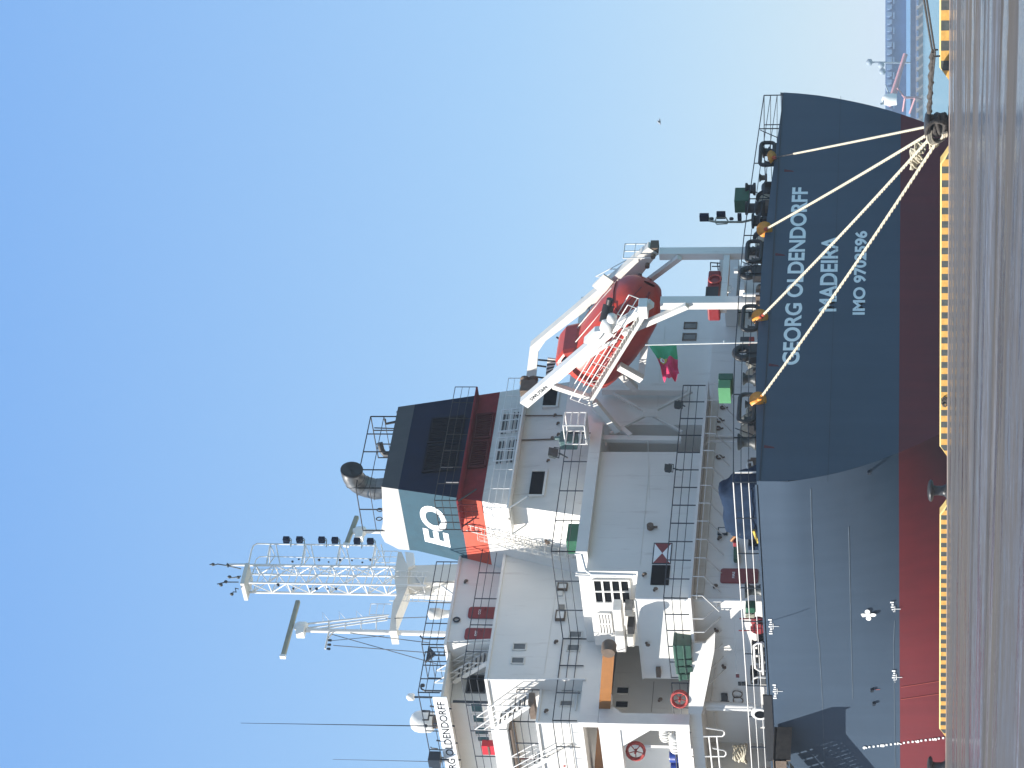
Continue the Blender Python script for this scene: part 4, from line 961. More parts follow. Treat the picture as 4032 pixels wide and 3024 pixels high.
# light arms on the starboard side of the tower
arms = MB()
ya_ = lambda q, X=XM-.2: mx_(q, X)
arms.path([ya_(zT(*q)) for q in ((565,540),(600,370),(625,310),(670,285),(830,290),(2150,310))], .045, 6)
arms.path([ya_(zT(*q)) for q in ((640,540),(660,480),(700,450),(800,445),(2150,475))], .03, 5)
for x in (835, 1270, 1705, 2145):
    arms.tube(ya_(zT(x,290)), ya_(zT(x-50,560)), .05, 6); arms.tube(ya_(zT(x+70,300)), ya_(zT(x+125,560)), .04, 6)
    arms.tube(ya_(zT(x,300)), ya_(zT(x+60,440)), .03); arms.tube(ya_(zT(x+60,440)), ya_(zT(x-30,560)), .03); arms.tube(ya_(zT(x,310)), ya_(zT(x-10,560), XM-1), .03)
arms.build('light_arm', 'wfit', tow)
for x, y in ((1035,238),(1200,238),(1475,240),(1640,245),(1915,255),(2080,258)):
    w = ya_(zT(x, y)); b = MB(); b.box((w.x-.16, w.y-.13, w.z-.18), (w.x+.16, w.y+.13, w.z+.18)); o = b.build('floodlight', 'navy', tow)
    b = MB(); b.path([w-ZZ*.18, w+Vector((0,-.1,-.3)), w+Vector((0,-.55,-.35))], .03, 5); b.path([w+Vector((0,.15,-.2)), w+Vector((0,.0,-.3)), w+Vector((0,-.35,-.3))], .025, 5); b.build('lamp_bracket', 'scan', o)
b = MB()
for x, y in ((1120,845),(1330,848),(1410,848),(1550,850),(1650,850),(1110,510),(1190,480),(1440,490),(1560,515),(1700,490),(1850,495),(1980,520),(2080,490),(930,800)):
    w = ya_(zT(x, y), XM+.3); r_ = random.uniform(.05, .10); b.lathe(w-ZZ*r_, [(r_*.5, 0), (r_, r_*.3), (r_, r_*1.5), (r_*.4, r_*2)], 8)
b.build('signal_lamp', 'dark', tow)
b = MB()
for pl in ([(80,546),(120,546)], [(120,530),(125,560),(180,540),(300,560),(470,600)], [(175,790),(280,765),(440,765)], [(360,915),(375,885),(410,890),(400,840),(440,850)], [(325,700),(350,700),(350,715),(470,690)], [(300,530),(310,580)]):
    b.path([ya_(zT(*q)) for q in pl], .035, 5)
for q in ((310,555),(125,545),(225,800),(285,760),(330,700),(440,705),(360,915)): w = ya_(zT(*q)); b.lathe(w-ZZ*.08, [(.05,0),(.09,.04),(.09,.14),(.04,.2)], 8)
b.tube(ya_(zT(300,548)), ya_(zT(570,548)), .07); b.build('aerial', 'drum', tow)
# radar scanners
def scanner(q0, q1, qh, X, parent, qb, rp):
    a, c = pt(q0, X=X), pt(q1, X=X); hb = pt(qh, X=X)
    b = MB(); b.beam(a, c, .24, .27); d = (c-a).normalized(); o = b.build('radar_scanner', 'scan', parent, bevel=.06)
    b = MB(); b.beam(c-d*.02, c+d*.14, .24, .32); b.build('end_cap', 'raft', o)
    b = MB(); b.lathe(hb-ZZ*.45, [(.2,0),(.3,.1),(.3,.5),(.16,.75)], 12); b.box((hb.x-.25, hb.y-.62, hb.z-.35), (hb.x+.25, hb.y-.15, hb.z+.1)); b.build('gearbox', 'raft', o)
    b = MB(); p = pt(qb, X=X); b.tube(Vector((X, hb.y, p.z)), hb-ZZ*.4, rp, 9); b.build('pedestal', 'white', o)
    return o
s1 = scanner(zM(873,768), zM(765,1165), zM(885,955), XM-.2, mast, zM(935,960), .16)
s2 = scanner(zM(1300,155), zM(1225,355), zM(1310,262), XM-.6, mast, zM(1470,255), .13)
# pole mast carrying the port scanner
b = MB(); a, c = pt(zM(930,980), X=XM-.2), pt(zM(1960,1010), X=XM-.2); b.tube((XM-.2, c.y, 25.0), a, .16, 10, .12); pm = b.build('pole_mast', 'white', mast)
b = MB(); X_ = XM-.2
for pl in ([(935,935),(1530,870)], [(935,965),(1525,885)], [(1000,975),(1520,905)]): b.tube(pt(zM(*pl[0]), X=X_), pt(zM(*pl[1]), X=X_), .05, 6)
for x in (1100, 1215, 1330, 1440): b.tube(pt(zM(x, 985), X=X_), pt(zM(x, 945-(x-1000)*.10), X=X_), .035, 5)
b.path([pt(zM(*q), X=X_) for q in ((935,970),(938,930),(1530,868))], .035, 5)
for x in (1050, 1170, 1295): b.path([pt(zM(*q), X=X_) for q in ((x+5,920-(x-1050)*.1),(x,850-(x-1050)*.05),(x+45,905-(x-1050)*.1))], .016, 4)
b.build('mast_stay_frame', 'wfit', pm)
b = MB(); b.path([pt(zM(*q), X=X_) for q in ((1095,910),(1098,985),(1070,1115))], .05, 6); b.tube(pt(zM(1130,990), X=X_), pt(zM(1085,1050), X=X_), .04); b.build('yard', 'cream', pm)
b = MB()
for q in ((1105,1053),(1100,1085),(1095,1115)): w = pt(zM(*q), X=X_); b.lathe(w-ZZ*.1, [(.05,0),(.08,.05),(.06,.2)], 7)
b.build('signal_lamp', 'dark', pm)
b = MB()
for q0, q1 in (((1120,1010),(1880,1225)), ((1130,1090),(1850,1145)), ((1250,1000),(1830,1072)), ((1120,1055),(1500,1020)), ((1510,895),(1930,880))): b.tube(pt(zM(*q0), X=X_), pt(zM(*q1), X=XM+2.6 if q1[0] > 1600 else X_), .022, 4)
b.build('stay_wire', 'fdgrey', pm)
b = MB(); rail(b, [mx_(zR(620,1010), XM+.3), mx_(zR(590,1200), XM+.3)], 1.15, .8, 3, .022); rail(b, [mx_(zR(740,90), XM+.3), mx_(zR(700,290), XM+.3)], 1.15, .5, 3, .022); b.build('platform_rail', 'wfit', mast)
# bridge top fittings
b = MB(); w = pt(zM(1900,860), X=-18); b.lathe((w.x, w.y, 25.05), [(.28,0),(.2,.25),(.2,.55),(.24,.6),(.24,.75),(.3,.78),(.3,1.3),(.1,1.4)], 14); b.build('vent_cowl', 'cream', brg)
b = MB(); w = pt(zM(1825,1160), X=-18); b.prism([w+Vector((0,.55,.1)), w+Vector((0,-.55,.1)), w+Vector((0,0,-.35))], (.12,0,0)); b.tube(w-ZZ*.2, Vector((w.x, w.y, 25.0)), .05); b.build('signal_horn', 'dark', brg)
b = MB(); b.path([pt(zM(*q), X=-18) for q in ((1760,1020),(1775,1042),(1930,1042),(1950,1020))], .05, 6); b.path([pt(zM(*q), X=-18) for q in ((1830,1105),(1935,1108),(1935,1160),(1965,1165))], .04, 6); b.tube(pt(zM(1940,1040), X=-18), pt(zM(1955,1060), X=-18)-ZZ*.3, .05); b.build('vent_pipe', 'dark', brg)
# antennas above the wing
XWA = -20.5
def apx(q, X=XWA): return pt(q, X=X)
b = MB(); w = apx(zN(330,1095)); t_ = apx(zN(250,1095)); b.tube(t_, Vector((t_.x, t_.y, 25)), .055); o = b.build('gps_antenna', 'dark', wing); b = MB(); b.lathe(t_-ZZ*.1, [(.14,0),(.2,.05),(.2,.3),(.06,.42)], 12); b.build('antenna_cap', 'raft', o)
b = MB(); b.path([apx(zN(*q)) for q in ((330,1005),(315,1010),(320,1030),(345,1045),(545,1048))], .05, 6); b.lathe(apx(zN(333,1003))-ZZ*.1, [(.05,0),(.1,.06),(.1,.18),(.04,.24)], 8); b.build('vent_pipe', 'dark', wing)
b = MB(); w = apx(zN(330,1290), -22); b.lathe((w.x, w.y, apx(zN(415,1290), -22).z), [(.5,0),(.56,.15),(.585,.4),(.58,.7),(.52,.95),(.38,1.12),(.2,1.2),(.02,1.23)], 24); dome = b.build('satellite_dome', 'raft', wing)
MB().tube((w.x, w.y, 25), (w.x, w.y, apx(zN(415,1290), -22).z), .35, 12).build('pedestal', 'grime', dome)
b = MB(); t_ = pt((948,2847), X=-21.5); q_ = pt((1620,2857), X=-21.5); b.tube((q_.x, q_.y, 25), t_, .035, 5, .012); b.lathe((q_.x, q_.y, 26.3), [(.05,0),(.09,.05),(.09,.15),(.04,.2)], 8); b.build('whip_antenna', 'dark', wing)
b = MB(); t_ = pt((1311,2990), X=-22); b.tube((t_.x, t_.y, 25), t_, .02, 5, .01); b.build('whip_antenna', 'fdgrey', wing)
b = MB(); w = pt(zN(420,1590), X=-22); b.box((w.x-.3, w.y-.3, w.z-.35), (w.x+.3, w.y+.3, w.z+.25)); b.tube(w, (w.x, w.y, 25), .06); b.build('searchlight', 'dark', wing)
b = MB(); w = pt(zN(350,1240), X=-21); b.path([w+Vector((0,.3,.2)), w+Vector((0,.3,-.2)), w+Vector((0,-.3,-.2)), w+Vector((0,-.3,.1))], .05, 5); b.tube(w-ZZ*.2, (w.x, w.y, 25), .05); b.path([pt(zN(*q), X=-21) for q in ((395,1490),(400,1500),(450,1505))], .035, 5); b.build('flag_light', 'black', wing)
# ================================================================== stern gear: davit frame, lifeboat, flag
YP, YS = 13.78, 17.5; XP = -1.5
def s_(q, Y=YP): return pt(q, Y=Y)
dv = MB()
# posts: port then starboard
pz = pt(zL(1400,690), X=XP); 
dv.box((XP-.32, YP-.22, ZD), (XP+.10, YP+.28, pt((2600,1190), X=XP).z)); dv.box((XP-.3, YS-.25, ZD), (XP+.1, YS+.25, pt(zL(1400,300), X=XP).z))
za = pt(zL(1915,500), X=XP).z
dv.box((XP-.22, YP+.28, za-.18), (XP+.02, YS-.25, za+.12))
davit = dv.build('davit_frame', 'white', ship)
b = MB()
pa, pc = s_(zL(330,1480)), s_(zL(1010,900)); b.beam(pa, pc, .42, .52, k=0)
pe = s_(zL(1340,690)); b.beam(pc, pe, .34, .34)
b.build('port_rail', 'wfit', davit)
sa, sc, se = s_(zL(330,1330), YS), s_(zL(440,1010), YS), s_(zL(1330,290), YS)
b = MB(); b.prism([s_(zL(*q), YS) for q in ((340,1320),(375,1040),(500,935),(1310,250),(1390,300),(1240,490),(1180,480),(500,990),(440,1075),(420,1310))], (0,.45,0)); b.build('starboard_rail', 'cream', davit)
b = MB(); b.prism([s_(zL(*q), YS-.05) for q in ((870,545),(960,455),(1040,510),(960,610))], (0,-.12,0)); b.build('rail_plate', 'cream', davit)
# cross ties
b = MB(); b.beam(s_(zL(455,1360))+Vector((0,.3,0)), s_(zL(600,930), YS), .2, .25) if False else None
tpt = s_(zL(1240,500), YS); b.beam(pt(zL(1560,330), X=XP), pt(zL(1290,530), X=XP-2.2), .22, .28); b.beam(pt(zL(1620,710), X=XP), s_(zL(1110,930)), .24, .30); b.build('brace', 'white', davit)
b = MB()
for q0, q1, Y, w_ in ((zL(560,1345), zL(850,1440), YP-.2, .26), (zL(880,1470), zL(1070,1700), YP-.6, .32), (zL(1080,1190), zL(1260,1290), YP-.3, .34), (zL(1285,1010), zL(1255,1260), YP+1.2, .34), (zL(1100,1250), zL(1210,1370), YP+1.5, .34)): b.beam(s_(q0, Y), s_(q1, Y), w_, w_)
b.build('strut', 'white', davit)
# support legs behind: base frame of the launching ramp with X bracing in the recess
XR = XA+.02
b = MB(); zz = lambda q: pt(q, X=XR)
b.beam(on(zK(620,740), XA), on(zK(700,1110), XA), .5, .35); 
for q0, q1, w_ in ((zK(720,1020), zK(1960,1040), .32), (zK(820,300), zK(2060,310), .55), (zK(700,560), zK(1230,1000), .36)): b.beam(on(q0, XA-.1), on(q1, XA-.1), w_, w_*.7)
b.build('ramp_support', 'white', davit)
b = MB()
for q0, q1 in ((zK(980,370), zK(1980,930)), (zK(930,950), zK(2120,340))): b.beam(on(q0, XR), on(q1, XR), .14, .12)
b.prism([on(q, XR+.08) for q in (zK(1410,600), zK(1620,600), zK(1620,710), zK(1410,710))], (.04,0,0)); b.build('cross_brace', 'cream', davit)
# boarding ladder walkway along the port rail
b = MB(); YL_ = YP-.75
g0, g1 = s_(zL(840,1500), YL_), s_(zL(1300,760), YL_)
for dy in (0, .7):
    b.beam(g0+Vector((0,dy,0)), g1+Vector((0,dy,0)), .06, .16)
n = 26
for i in range(n): p = g0.lerp(g1, (i+.5)/n); b.box((p.x-.10, p.y, p.z-.03), (p.x+.10, p.y+.7, p.z+.03))
lad = b.build('boarding_ladder', 'cream', davit)
b = MB(); nn = (g1-g0).normalized(); upn = Vector((nn.z, 0, -nn.x)); upn = -upn if upn.z < 0 else upn
for dy in (-.02, .72):
    for hh in (.55, 1.0): b.tube(g0+Vector((0,dy,0))+upn*hh, g1+Vector((0,dy,0))+upn*hh, .028, 5)
    for i in range(6): p = g0.lerp(g1, i/5)+Vector((0,dy,0)); b.tube(p, p+upn*1.0, .026, 5)
b.build('handrail', 'wfit', lad)
# cage platform at the top and railing basket at the foot
b = MB(); w = pt(zL(720,1600), X=XA+1.9); 
P_ = [pt(zL(*q), X=XA+1.9) for q in ((640,1555),(805,1555),(820,1660),(650,1660))]
z_t, z_b = (P_[0].z+P_[3].z)/2, (P_[1].z+P_[2].z)/2; ya, yb = P_[0].y, P_[3].y
for x in (XA+1.9, XA+.6):
    for i in range(4): z = z_b+(z_t-z_b)*i/3; b.tube((x, ya, z), (x, yb, z), .035, 5)
    for y in (ya, yb): b.tube((x, y, z_b), (x, y, z_t), .035, 5)
for z in (z_b, z_t):
    for y in (ya, yb): b.tube((XA+1.9, y, z), (XA+.6, y, z), .035, 5)
b.box((XA+.55, yb, z_b-.06), (XA+1.95, ya, z_b)); b.build('platform_cage', 'wfit', davit)
b = MB(); q_ = [s_(zL(*v), YS+.6) for v in ((1380,300),(1220,190),(1000,470))]
rail(b, [(XP-.2, YS+.9, q_[0].z), (XP-.2, YS-.2, q_[0].z)], 1.6, .5, 3, .03)
for hh in (.5, 1.0): b.tube(s_(zL(1390,300), YS+.6)+ZZ*hh, s_(zL(1050,480), YS+.6)+ZZ*hh, .026, 5)
for i in range(4): p = s_(zL(1390,300), YS+.6).lerp(s_(zL(1050,480), YS+.6), i/3); b.tube(p, p+ZZ, .026, 5)
b.build('platform_rail', 'wfit', davit)
# winches, sheaves and hooks on the frame
b = MB()
for q in (zL(1350,320), zL(1305,395), zL(1245,480)): w = s_(q, YS-.15); b.tube(w+Vector((0,-.1,0)), w+Vector((0,.1,0)), .12, 10)
w = pt(zL(1345,275), X=XP); b.box((w.x-.2, w.y-.1, w.z-.3), (w.x+.25, w.y+.5, w.z+.1)); b.build('sheave', 'grime', davit)
b = MB(); w = s_(zL(985,800), YP-.3); b.tube(w+Vector((-.1,-.3,.1)), w+Vector((.5,.3,-.1)), .28, 12); b.tube(w+Vector((.5,.2,-.1)), w+Vector((.9,.3,-.2)), .17, 8); b.build('winch_drum', 'black', davit)
b = MB(); w = s_(zL(990,850), YP-.5); b.lathe(w-Vector((0,.2,0)), [(.2,-.3),(.34,-.2),(.34,.3),(.2,.4)], 14, (1,0,-.3)); b.lathe(w+Vector((.45,-.2,-.25)), [(.1,-.15),(.24,-.1),(.24,.2),(.1,.3)], 12, (1,0,-.3)); b.build('winch_housing', 'raft', davit)
b = MB(); b.prism([s_(zL(*q), YP-.1) for q in ((805,960),(890,875),(950,870),(960,890),(880,985))], (0,-.4,0)); b.build('winch_cover', 'raft', davit)
b = MB(); w = s_(zL(1270,730), YP-.5); b.box((w.x-.45, w.y-.3, w.z-.25), (w.x+.35, w.y+.35, w.z+.2)); b.tube(w+Vector((-.9,-.2,.15)), w+Vector((-.4,-.2,.15)), .07); b.build('hook_gear', 'wfit', davit, bevel=.08)
b = MB()
for q in (zL(335,1310), zL(400,1310)): w = s_(q, YP+2.2); b.lathe(w, [(.1,-.2),(.26,-.16),(.26,-.1),(.12,-.06),(.12,.06),(.26,.1),(.26,.16),(.1,.2)], 14, (0,1,0))
w = s_(zL(350,1370), YP+1.6); b.box((w.x-.15, w.y-.4, w.z-.5), (w.x+.25, w.y+.4, w.z+.3)); b.build('rope_sheave', 'grime', davit)
b = MB(); 
for q0, q1 in ((zL(440,1140), zL(640,1155)), (zL(430,1185), zL(505,1195)), (zL(420,1275), zL(500,1285)), (zL(585,960), zL(625,985))): b.tube(s_(q0, YS-.5), s_(q1, YS-.5), .05, 6)
b.build('hook', 'dark', davit)
b = MB(); P_ = [s_(zL(*q), YS-1.2) for q in ((515,1130),(590,1140),(545,1250),(497,1290))]; b.prism(P_, (0,.1,0)); o = b.build('striped_board', 'cream', davit)
b = MB()
for i in range(5): u, v = P_[0].lerp(P_[3], (i+.3)/5), P_[1].lerp(P_[2], (i+.3)/5); u2, v2 = P_[0].lerp(P_[3], (i+.75)/5), P_[1].lerp(P_[2], (i+.75)/5); b.prism([u, v, v2, u2], (0,-.012,0))
b.build('board_stripe', 'black', o)
d_ = (pc-pa).normalized(); upb = Vector((-d_.z, 0, d_.x)); upb = -upb if upb.z < 0 else upb
a_ = pa+d_*.55-Vector((0,.215,0))-upb*.1; c_ = a_+d_*1.3
lettering('load_mark', 'SWL75kN', a_, c_, .2, (0,-.01,0), 'inkp', davit, .01, up=upb)
b = MB(); b.path([s_(zL(*q), YP-.24) for q in ((800,1150),(1000,1010),(1060,985))], .10, 7); b.build('hydraulic_ram', 'wfit', davit)
# steps and grating rail between the rails
b = MB(); ladder(b, s_(zL(840,740), YS-.3), s_(zL(850,860), YS-.3), .4, (0,1,0)); ladder(b, s_(zL(780,870), YS-.5), s_(zL(940,700), YS-.5), .6, (0,1,0), .03, .25); b.tube(s_(zL(780,870), YS-.5), s_(zL(840,760), YS-.5), .03); b.build('steps', 'fdgrey', davit)
# ------------------------------------------------------------------ lifeboat
LBY = (YP+YS)/2+.0
u0 = s_(zL(690,1110), LBY); u1 = s_(zL(1330,690), LBY)
ax = Vector((math.cos(math.radians(33)), 0, -math.sin(math.radians(33))))
ax.normalize(); upv = Vector((-ax.z, 0, ax.x)); upv = -upv if upv.z < 0 else upv; sdv = Vector((0,-1,0))
lbo = s_(zL(1030,945), LBY)+ax*.38      # middle of the hull
lb = empty('lifeboat', lbo, 'orange enclosed lifeboat held nose down in the white launching frame over the stern', 'lifeboat')
def L3(t, s, h): return lbo + ax*t + sdv*s + upv*h
b = MB(); rows = []
st = [(-3.3,.3,.7,-.4,.5),(-3.2,1.05,1.1,-.95,.3),(-2.8,1.4,1.4,-1.25,.2),(-2.0,1.6,1.5,-1.38,.15),(-.5,1.68,1.52,-1.45,.1),(1.0,1.66,1.48,-1.42,.1),(2.0,1.52,1.38,-1.3,.1),(2.7,1.25,1.2,-1.1,.15),(3.2,.85,.98,-.8,.15),(3.5,.42,.7,-.45,.15),(3.6,.1,.4,-.2,.1)]
for t, hw, top, bot, kn in st:
    r = []
    for i in range(20):
        a_ = 2*math.pi*i/20; cx_, sx_ = math.cos(a_), math.sin(a_)
        hw_ = hw*(abs(cx_)**.55)*(1 if cx_ >= 0 else -1); zz_ = (top if sx_ > 0 else -bot)*(abs(sx_)**.8)*(1 if sx_ >= 0 else -1)
        r.append(L3(t, hw_, zz_))
    r.append(r[0]); rows.append(r)
b.grid(rows, 0, True); lh = b.build('hull', 'orange', lb)
b = MB(); b.path([L3(t, hw*.86, top*.66) for t, hw, top, bot, kn in st[2:-1]], .035, 6); b.path([L3(t, -hw*.86, top*.66) for t, hw, top, bot, kn in st[2:-1]], .035, 6); b.path([L3(2.2, hw_, h) for hw_, h in ((1.45,.2),(1.38,.9),(1.0,1.28),(0,1.36),(-1.0,1.28),(-1.4,.6))], .03, 6); b.build('canopy_seam', 'dred', lb)
b = MB(); pts = [(t, hw+.035) for t, hw, *_ in st[1:-1]]
for sg in (-1, 1): b.path([L3(t, sg*w_, 0) for t, w_ in pts], .06, 6)
b.build('fender_strip', 'dred', lb)
# raised helm cab at the aft (upper) end
b = MB(); c_ = [(-3.2,.65,.8),(-3.1,.75,1.6),(-2.75,.8,1.98),(-1.9,.8,1.95),(-1.2,.75,1.35)]
n = len(c_); L_ = [L3(t, 1.15, h) for t, w_, h in c_]; R_ = [L3(t, -1.15, h) for t, w_, h in c_]
b.add(L_+R_, [tuple(range(n)), tuple(range(2*n-1, n-1, -1))]+[(i, (i+1) % n, n+(i+1) % n, n+i) for i in range(n)]); cab = b.build('helm_cab', 'orange', lb, bevel=.28)
for t, s0, h in ((-3.12, .45, 1.35), (-3.12, -.3, 1.35)):
    b = MB(); b.prism([L3(t-.05, s0-.2, h-.2), L3(t-.05, s0+.2, h-.2), L3(t-.02, s0+.2, h+.25), L3(t-.02, s0-.2, h+.25)], ax*.04); b.build('window', 'rubber', cab)
for t, mt in ((-2.75, 'raft'), (-2.2, 'rubber')):
    b = MB(); b.prism([L3(t-.16, 1.16, 1.5), L3(t+.16, 1.16, 1.5), L3(t+.18, 1.16, 1.78), L3(t-.16, 1.16, 1.78)], (0,-.03,0)); b.build('window', mt, cab)
b = MB(); b.tube(L3(.8, .0, 1.3), L3(.8, 0, 1.42), .35, 12); b.tube(L3(2.4, 0, 1.0), L3(2.4, 0, 1.15), .28, 12); b.build('hatch', 'orange', lb)
b = MB()
for sg in (-1, 1): b.path([L3(t, sg*.55, h) for t, h in ((-1.4,1.3),(-1.35,1.55),(1.9,1.38),(2.0,1.1))], .03, 5)
b.build('grab_rail', 'cream', lb)
b = MB()
for i in range(9): t = -2.9+i*.6; b.path([L3(t, 1.71, .0), L3(t+.3, 1.72, -.28), L3(t+.6, 1.71, .0)], .018, 4)
b.build('grab_line', 'cream', lb)
b = MB(); b.lathe(L3(-3.75,0,-.5), [(.1,-.1),(.42,-.1),(.45,.2),(.3,.25)], 14, ax); b.build('propeller_guard', 'grime', lb)
# ------------------------------------------------------------------ flagstaff and flag
fx = -.35
f0 = pt(zV(1740,-1) if False else (2975,1347), X=fx); f1 = pt((2540,1358), X=fx)
b = MB(); b.tube((fx, f0.y, ZD), (fx, f1.y, f1.z), .045, 8, .03); w = pt((2853,1346), X=fx); b.lathe((fx, w.y, w.z-.05), [(.06,0),(.1,.03),(.1,.1),(.06,.13)], 10); b.build('flagstaff', 'raft', ship)
# flag: from photo: hoist at top of picture (staff), hanging diagonally
def zI(x, y): return (2500+.2712*x, 1050+.2712*y)
TL, BL, TR, BR = (205,1150), (605,1145), (430,1648), (640,1590)
fl = MB(); NU, NV = 30, 18; rows = []
for i in range(NU+1):
    u = i/NU; r = []
    for j in range(NV+1):
        v = j/NV
        x = (TL[0]*(1-u)+TR[0]*u)*(1-v) + (BL[0]*(1-u)+BR[0]*u)*v; y = (TL[1]*(1-u)+TR[1]*u)*(1-v) + (BL[1]*(1-u)+BR[1]*u)*v
        x += 42*math.sin(u*math.pi)*(1-v)*.5 - 10*math.sin(u*9+v*2)*u; 
        off = .16*math.sin(v*9+u*5.)*min(1, u*3+.15) + .10*math.sin(v*17-u*7)*u + .05*math.sin(u*21+v*5)*u
        w = pt(zI(x, y), X=fx+.0); r.append((w.x+off, w.y, w.z))
    rows.append(r)
MT['flagg'] = mat('flag_green', (.05, .33, .15), .8, var=.1); MT['flagr'] = mat('flag_red', (.62, .03, .10), .8, var=.1); MT['flagy'] = mat('flag_yellow', (.6, .38, .05), .8); 
cut = int(NU*.42)
fl.grid(rows[:cut+1], 0, True); fl.grid(rows[cut:], 1, True)
flag = fl.build('flag', ['flagg', 'flagr'], None, fixn=False, origin=(fx, rows[0][0][1], rows[0][0][2])); tag(flag, 'green and red flag with a small crest, hanging in folds from the white staff', 'flag')
def fpt(u, v, o=.02): i, j = u*NU, v*NV; a = Vector(rows[min(NU-1,int(i))][min(NV-1,int(j))]); c = Vector(rows[min(NU,int(i)+1)][min(NV,int(j)+1)]); return a.lerp(c, .5)+Vector((o,0,0))
def disc(uc, vc, ru, rv, mt, name, o):
    b = MB(); P_ = [fpt(uc+ru*math.cos(t), vc+rv*math.sin(t), o) for t in [k*math.pi/7 for k in range(14)]]; cc = fpt(uc, vc, o)
    b.add([cc]+P_, [(0, i+1, (i+1) % 14+1) for i in range(14)]); b.add([p-Vector((2*o,0,0)) for p in [cc]+P_], [(0, i+1, (i+1) % 14+1) for i in range(14)]); return b.build(name, mt, flag, fixn=False)
disc(.42, .30, .09, .16, 'flagy', 'crest_ring', .03); disc(.42, .28, .065, .12, 'mark', 'crest_shield', .045); disc(.42, .28, .03, .05, 'flagr', 'crest_centre', .06)
# ------------------------------------------------------------------ guard rail round the stern
b = MB()
ysr = [0.05+28.4*i/10 for i in range(11)]
rail(b, [(-.12, y, zt(y)) for y in ysr]+[(-4, 28.5, ZD), (-14, 28.5, ZD)], 1.02, 1.9, 3, .026)
for y in (3.5, 8.2, 15.1, 20.6, 25.5): b.tube((-.12, y, zt(y)+.95), (-.75, y+.1, zt(y)), .025, 5)
b.build('stern_railing', 'dark', ship)
b = MB(); rail(b, [(-.12, .06, 8.35), (-46, .06, 8.35)], 1.02, 2.3, 3, .03, k=0, kp=1); b.build('side_railing', ['wfit', 'dark'], ship)
# ------------------------------------------------------------------ mooring fittings on the poop
def fairlead(y, w, hh, disc=True):
    """roller chock: rounded steel frame standing on the stern edge"""
    z = zt(y)-.02; r = .22; X = -.08; P_ = []
    for (cy, cz, a0) in ((y+w/2-r, z+hh-r, 0), (y-w/2+r, z+hh-r, 90), (y-w/2+r, z+.1+r, 180), (y+w/2-r, z+.1+r, 270)):
        for i in range(5): t = math.radians(a0+i*22.5); P_.append((X, cy+r*math.cos(t), cz+r*math.sin(t)))
    b = MB(); b.path(P_, .10, 8, closed=True); o = b.build('fairlead', 'black', ship)
    b = MB()
    for s_1 in (-1, 1): b.lathe((X-.25, y+s_1*(w*.28), z), [(.2,0),(.14,.1),(.13,hh*.55),(.2,hh*.7)], 12)
    b.build('roller', 'drum', o); b = MB(); b.box((X-.6, y-w/2, z-.02), (X-.02, y+w/2, z+.09)); b.build('sole_plate', 'black', o)
    return Vector((X, y, z+hh*.45))
def big_ring(q, r=.46):
    w = pt(q, X=-.3); b = MB(); b.path([w+Vector((0, r*.72*math.cos(t), r*.72*math.sin(t))) for t in [i*math.pi/12 for i in range(24)]], r*.34, 10, closed=True); b.box((w.x-.25, w.y-r*.95, zt(w.y)-.05), (w.x+.15, w.y+r*.95, w.z-r*.55)); b.build('panama_chock', 'black', ship)
big_ring((2926,1390), .50); big_ring((2945,1075), .44); big_ring(zA(535,1655+0), .40) if False else None
FLY = []
for q0, q1 in (((2915,1553),(2915,1660)), ((2928,1205),(2928,1300)), ((2960,950),(2960,1030)), ((2995,562),(2995,650))):
    a, c = pt(q0, X=-.08), pt(q1, X=-.08); FLY.append(fairlead((a.y+c.y)/2, abs(a.y-c.y), .78))
def winch(y, x, parent, w=2.0, r=.42, box=None, z=None, mt='drum'):
    z = ZD if z is None else z; b = MB(); c = Vector((x, y, z+.55))
    b.lathe(c-Vector((0,w/2,0)), [(r*1.3,0),(r*1.3,.07),(r*.72,.08),(r*.72,w*.45),(r*1.3,w*.46),(r*1.3,w*.50),(r*.5,w*.51),(r*.5,w*.7),(r*.75,w*.9),(r*.75,w)], 18, (0,1,0)); o = b.build('winch', mt, parent)
    b = MB()
    for yy2 in (y-w*.5-.08, y+w*.02, y+w*.35): b.box((x-.5, yy2-.06, z), (x+.5, yy2+.06, z+.7))
    b.box((x-.6, y-w*.6, z-.02), (x+.6, y+w*.55, z+.08)); b.build('winch_bed', 'black', o)
    b = MB(); b.lathe(c-Vector((0,w*.42,0)), [(r*.95,0),(r*.98,w*.15),(r*.92,w*.33)], 14, (0,1,0)); b.build('rope_on_drum', 'rope', o)
    if box:
        b = MB(); b.box(*box[:2]); b.build('motor_cover', box[2], o, bevel=.03)
    return o
def qbox(q0, q1, X, d, mt, nm, parent, bevel=.03):
    a, c = pt(q0, X=X), pt(q1, X=X); b = MB(); b.box((X, a.y, a.z), (X-d, c.y, c.z)); return b.build(nm, mt, parent, bevel=bevel)
winch(18.7, -1.6, ship, 2.6); winch(14.9, -2.6, ship, 2.2); winch(10.4, -2.4, ship, 2.0); winch(5.6, -1.7, ship, 1.4); winch(22.2, -1.9, ship, 1.8)
g1_ = qbox(zA(455,1140), zA(537,1220), -1.2, .8, 'green', 'motor_cover', ship); qbox(zY(1215,70), zY(1420,160), -.9, 1.0, 'green', 'motor_cover', ship)
w = pt(zY(1215,165), X=-.9); w2 = pt(zY(1395,280), Y=w.y-.05) 
b = MB(); b.box((-.92, w.y-.55, w2.z), (-1.9, w.y, w.z)); b.build('cover_lit_side', mat('sunlit_green', (.08, .26, .11), .5), ship)  # lighter green paints sunlight onto the port side of the motor cover
b = MB()
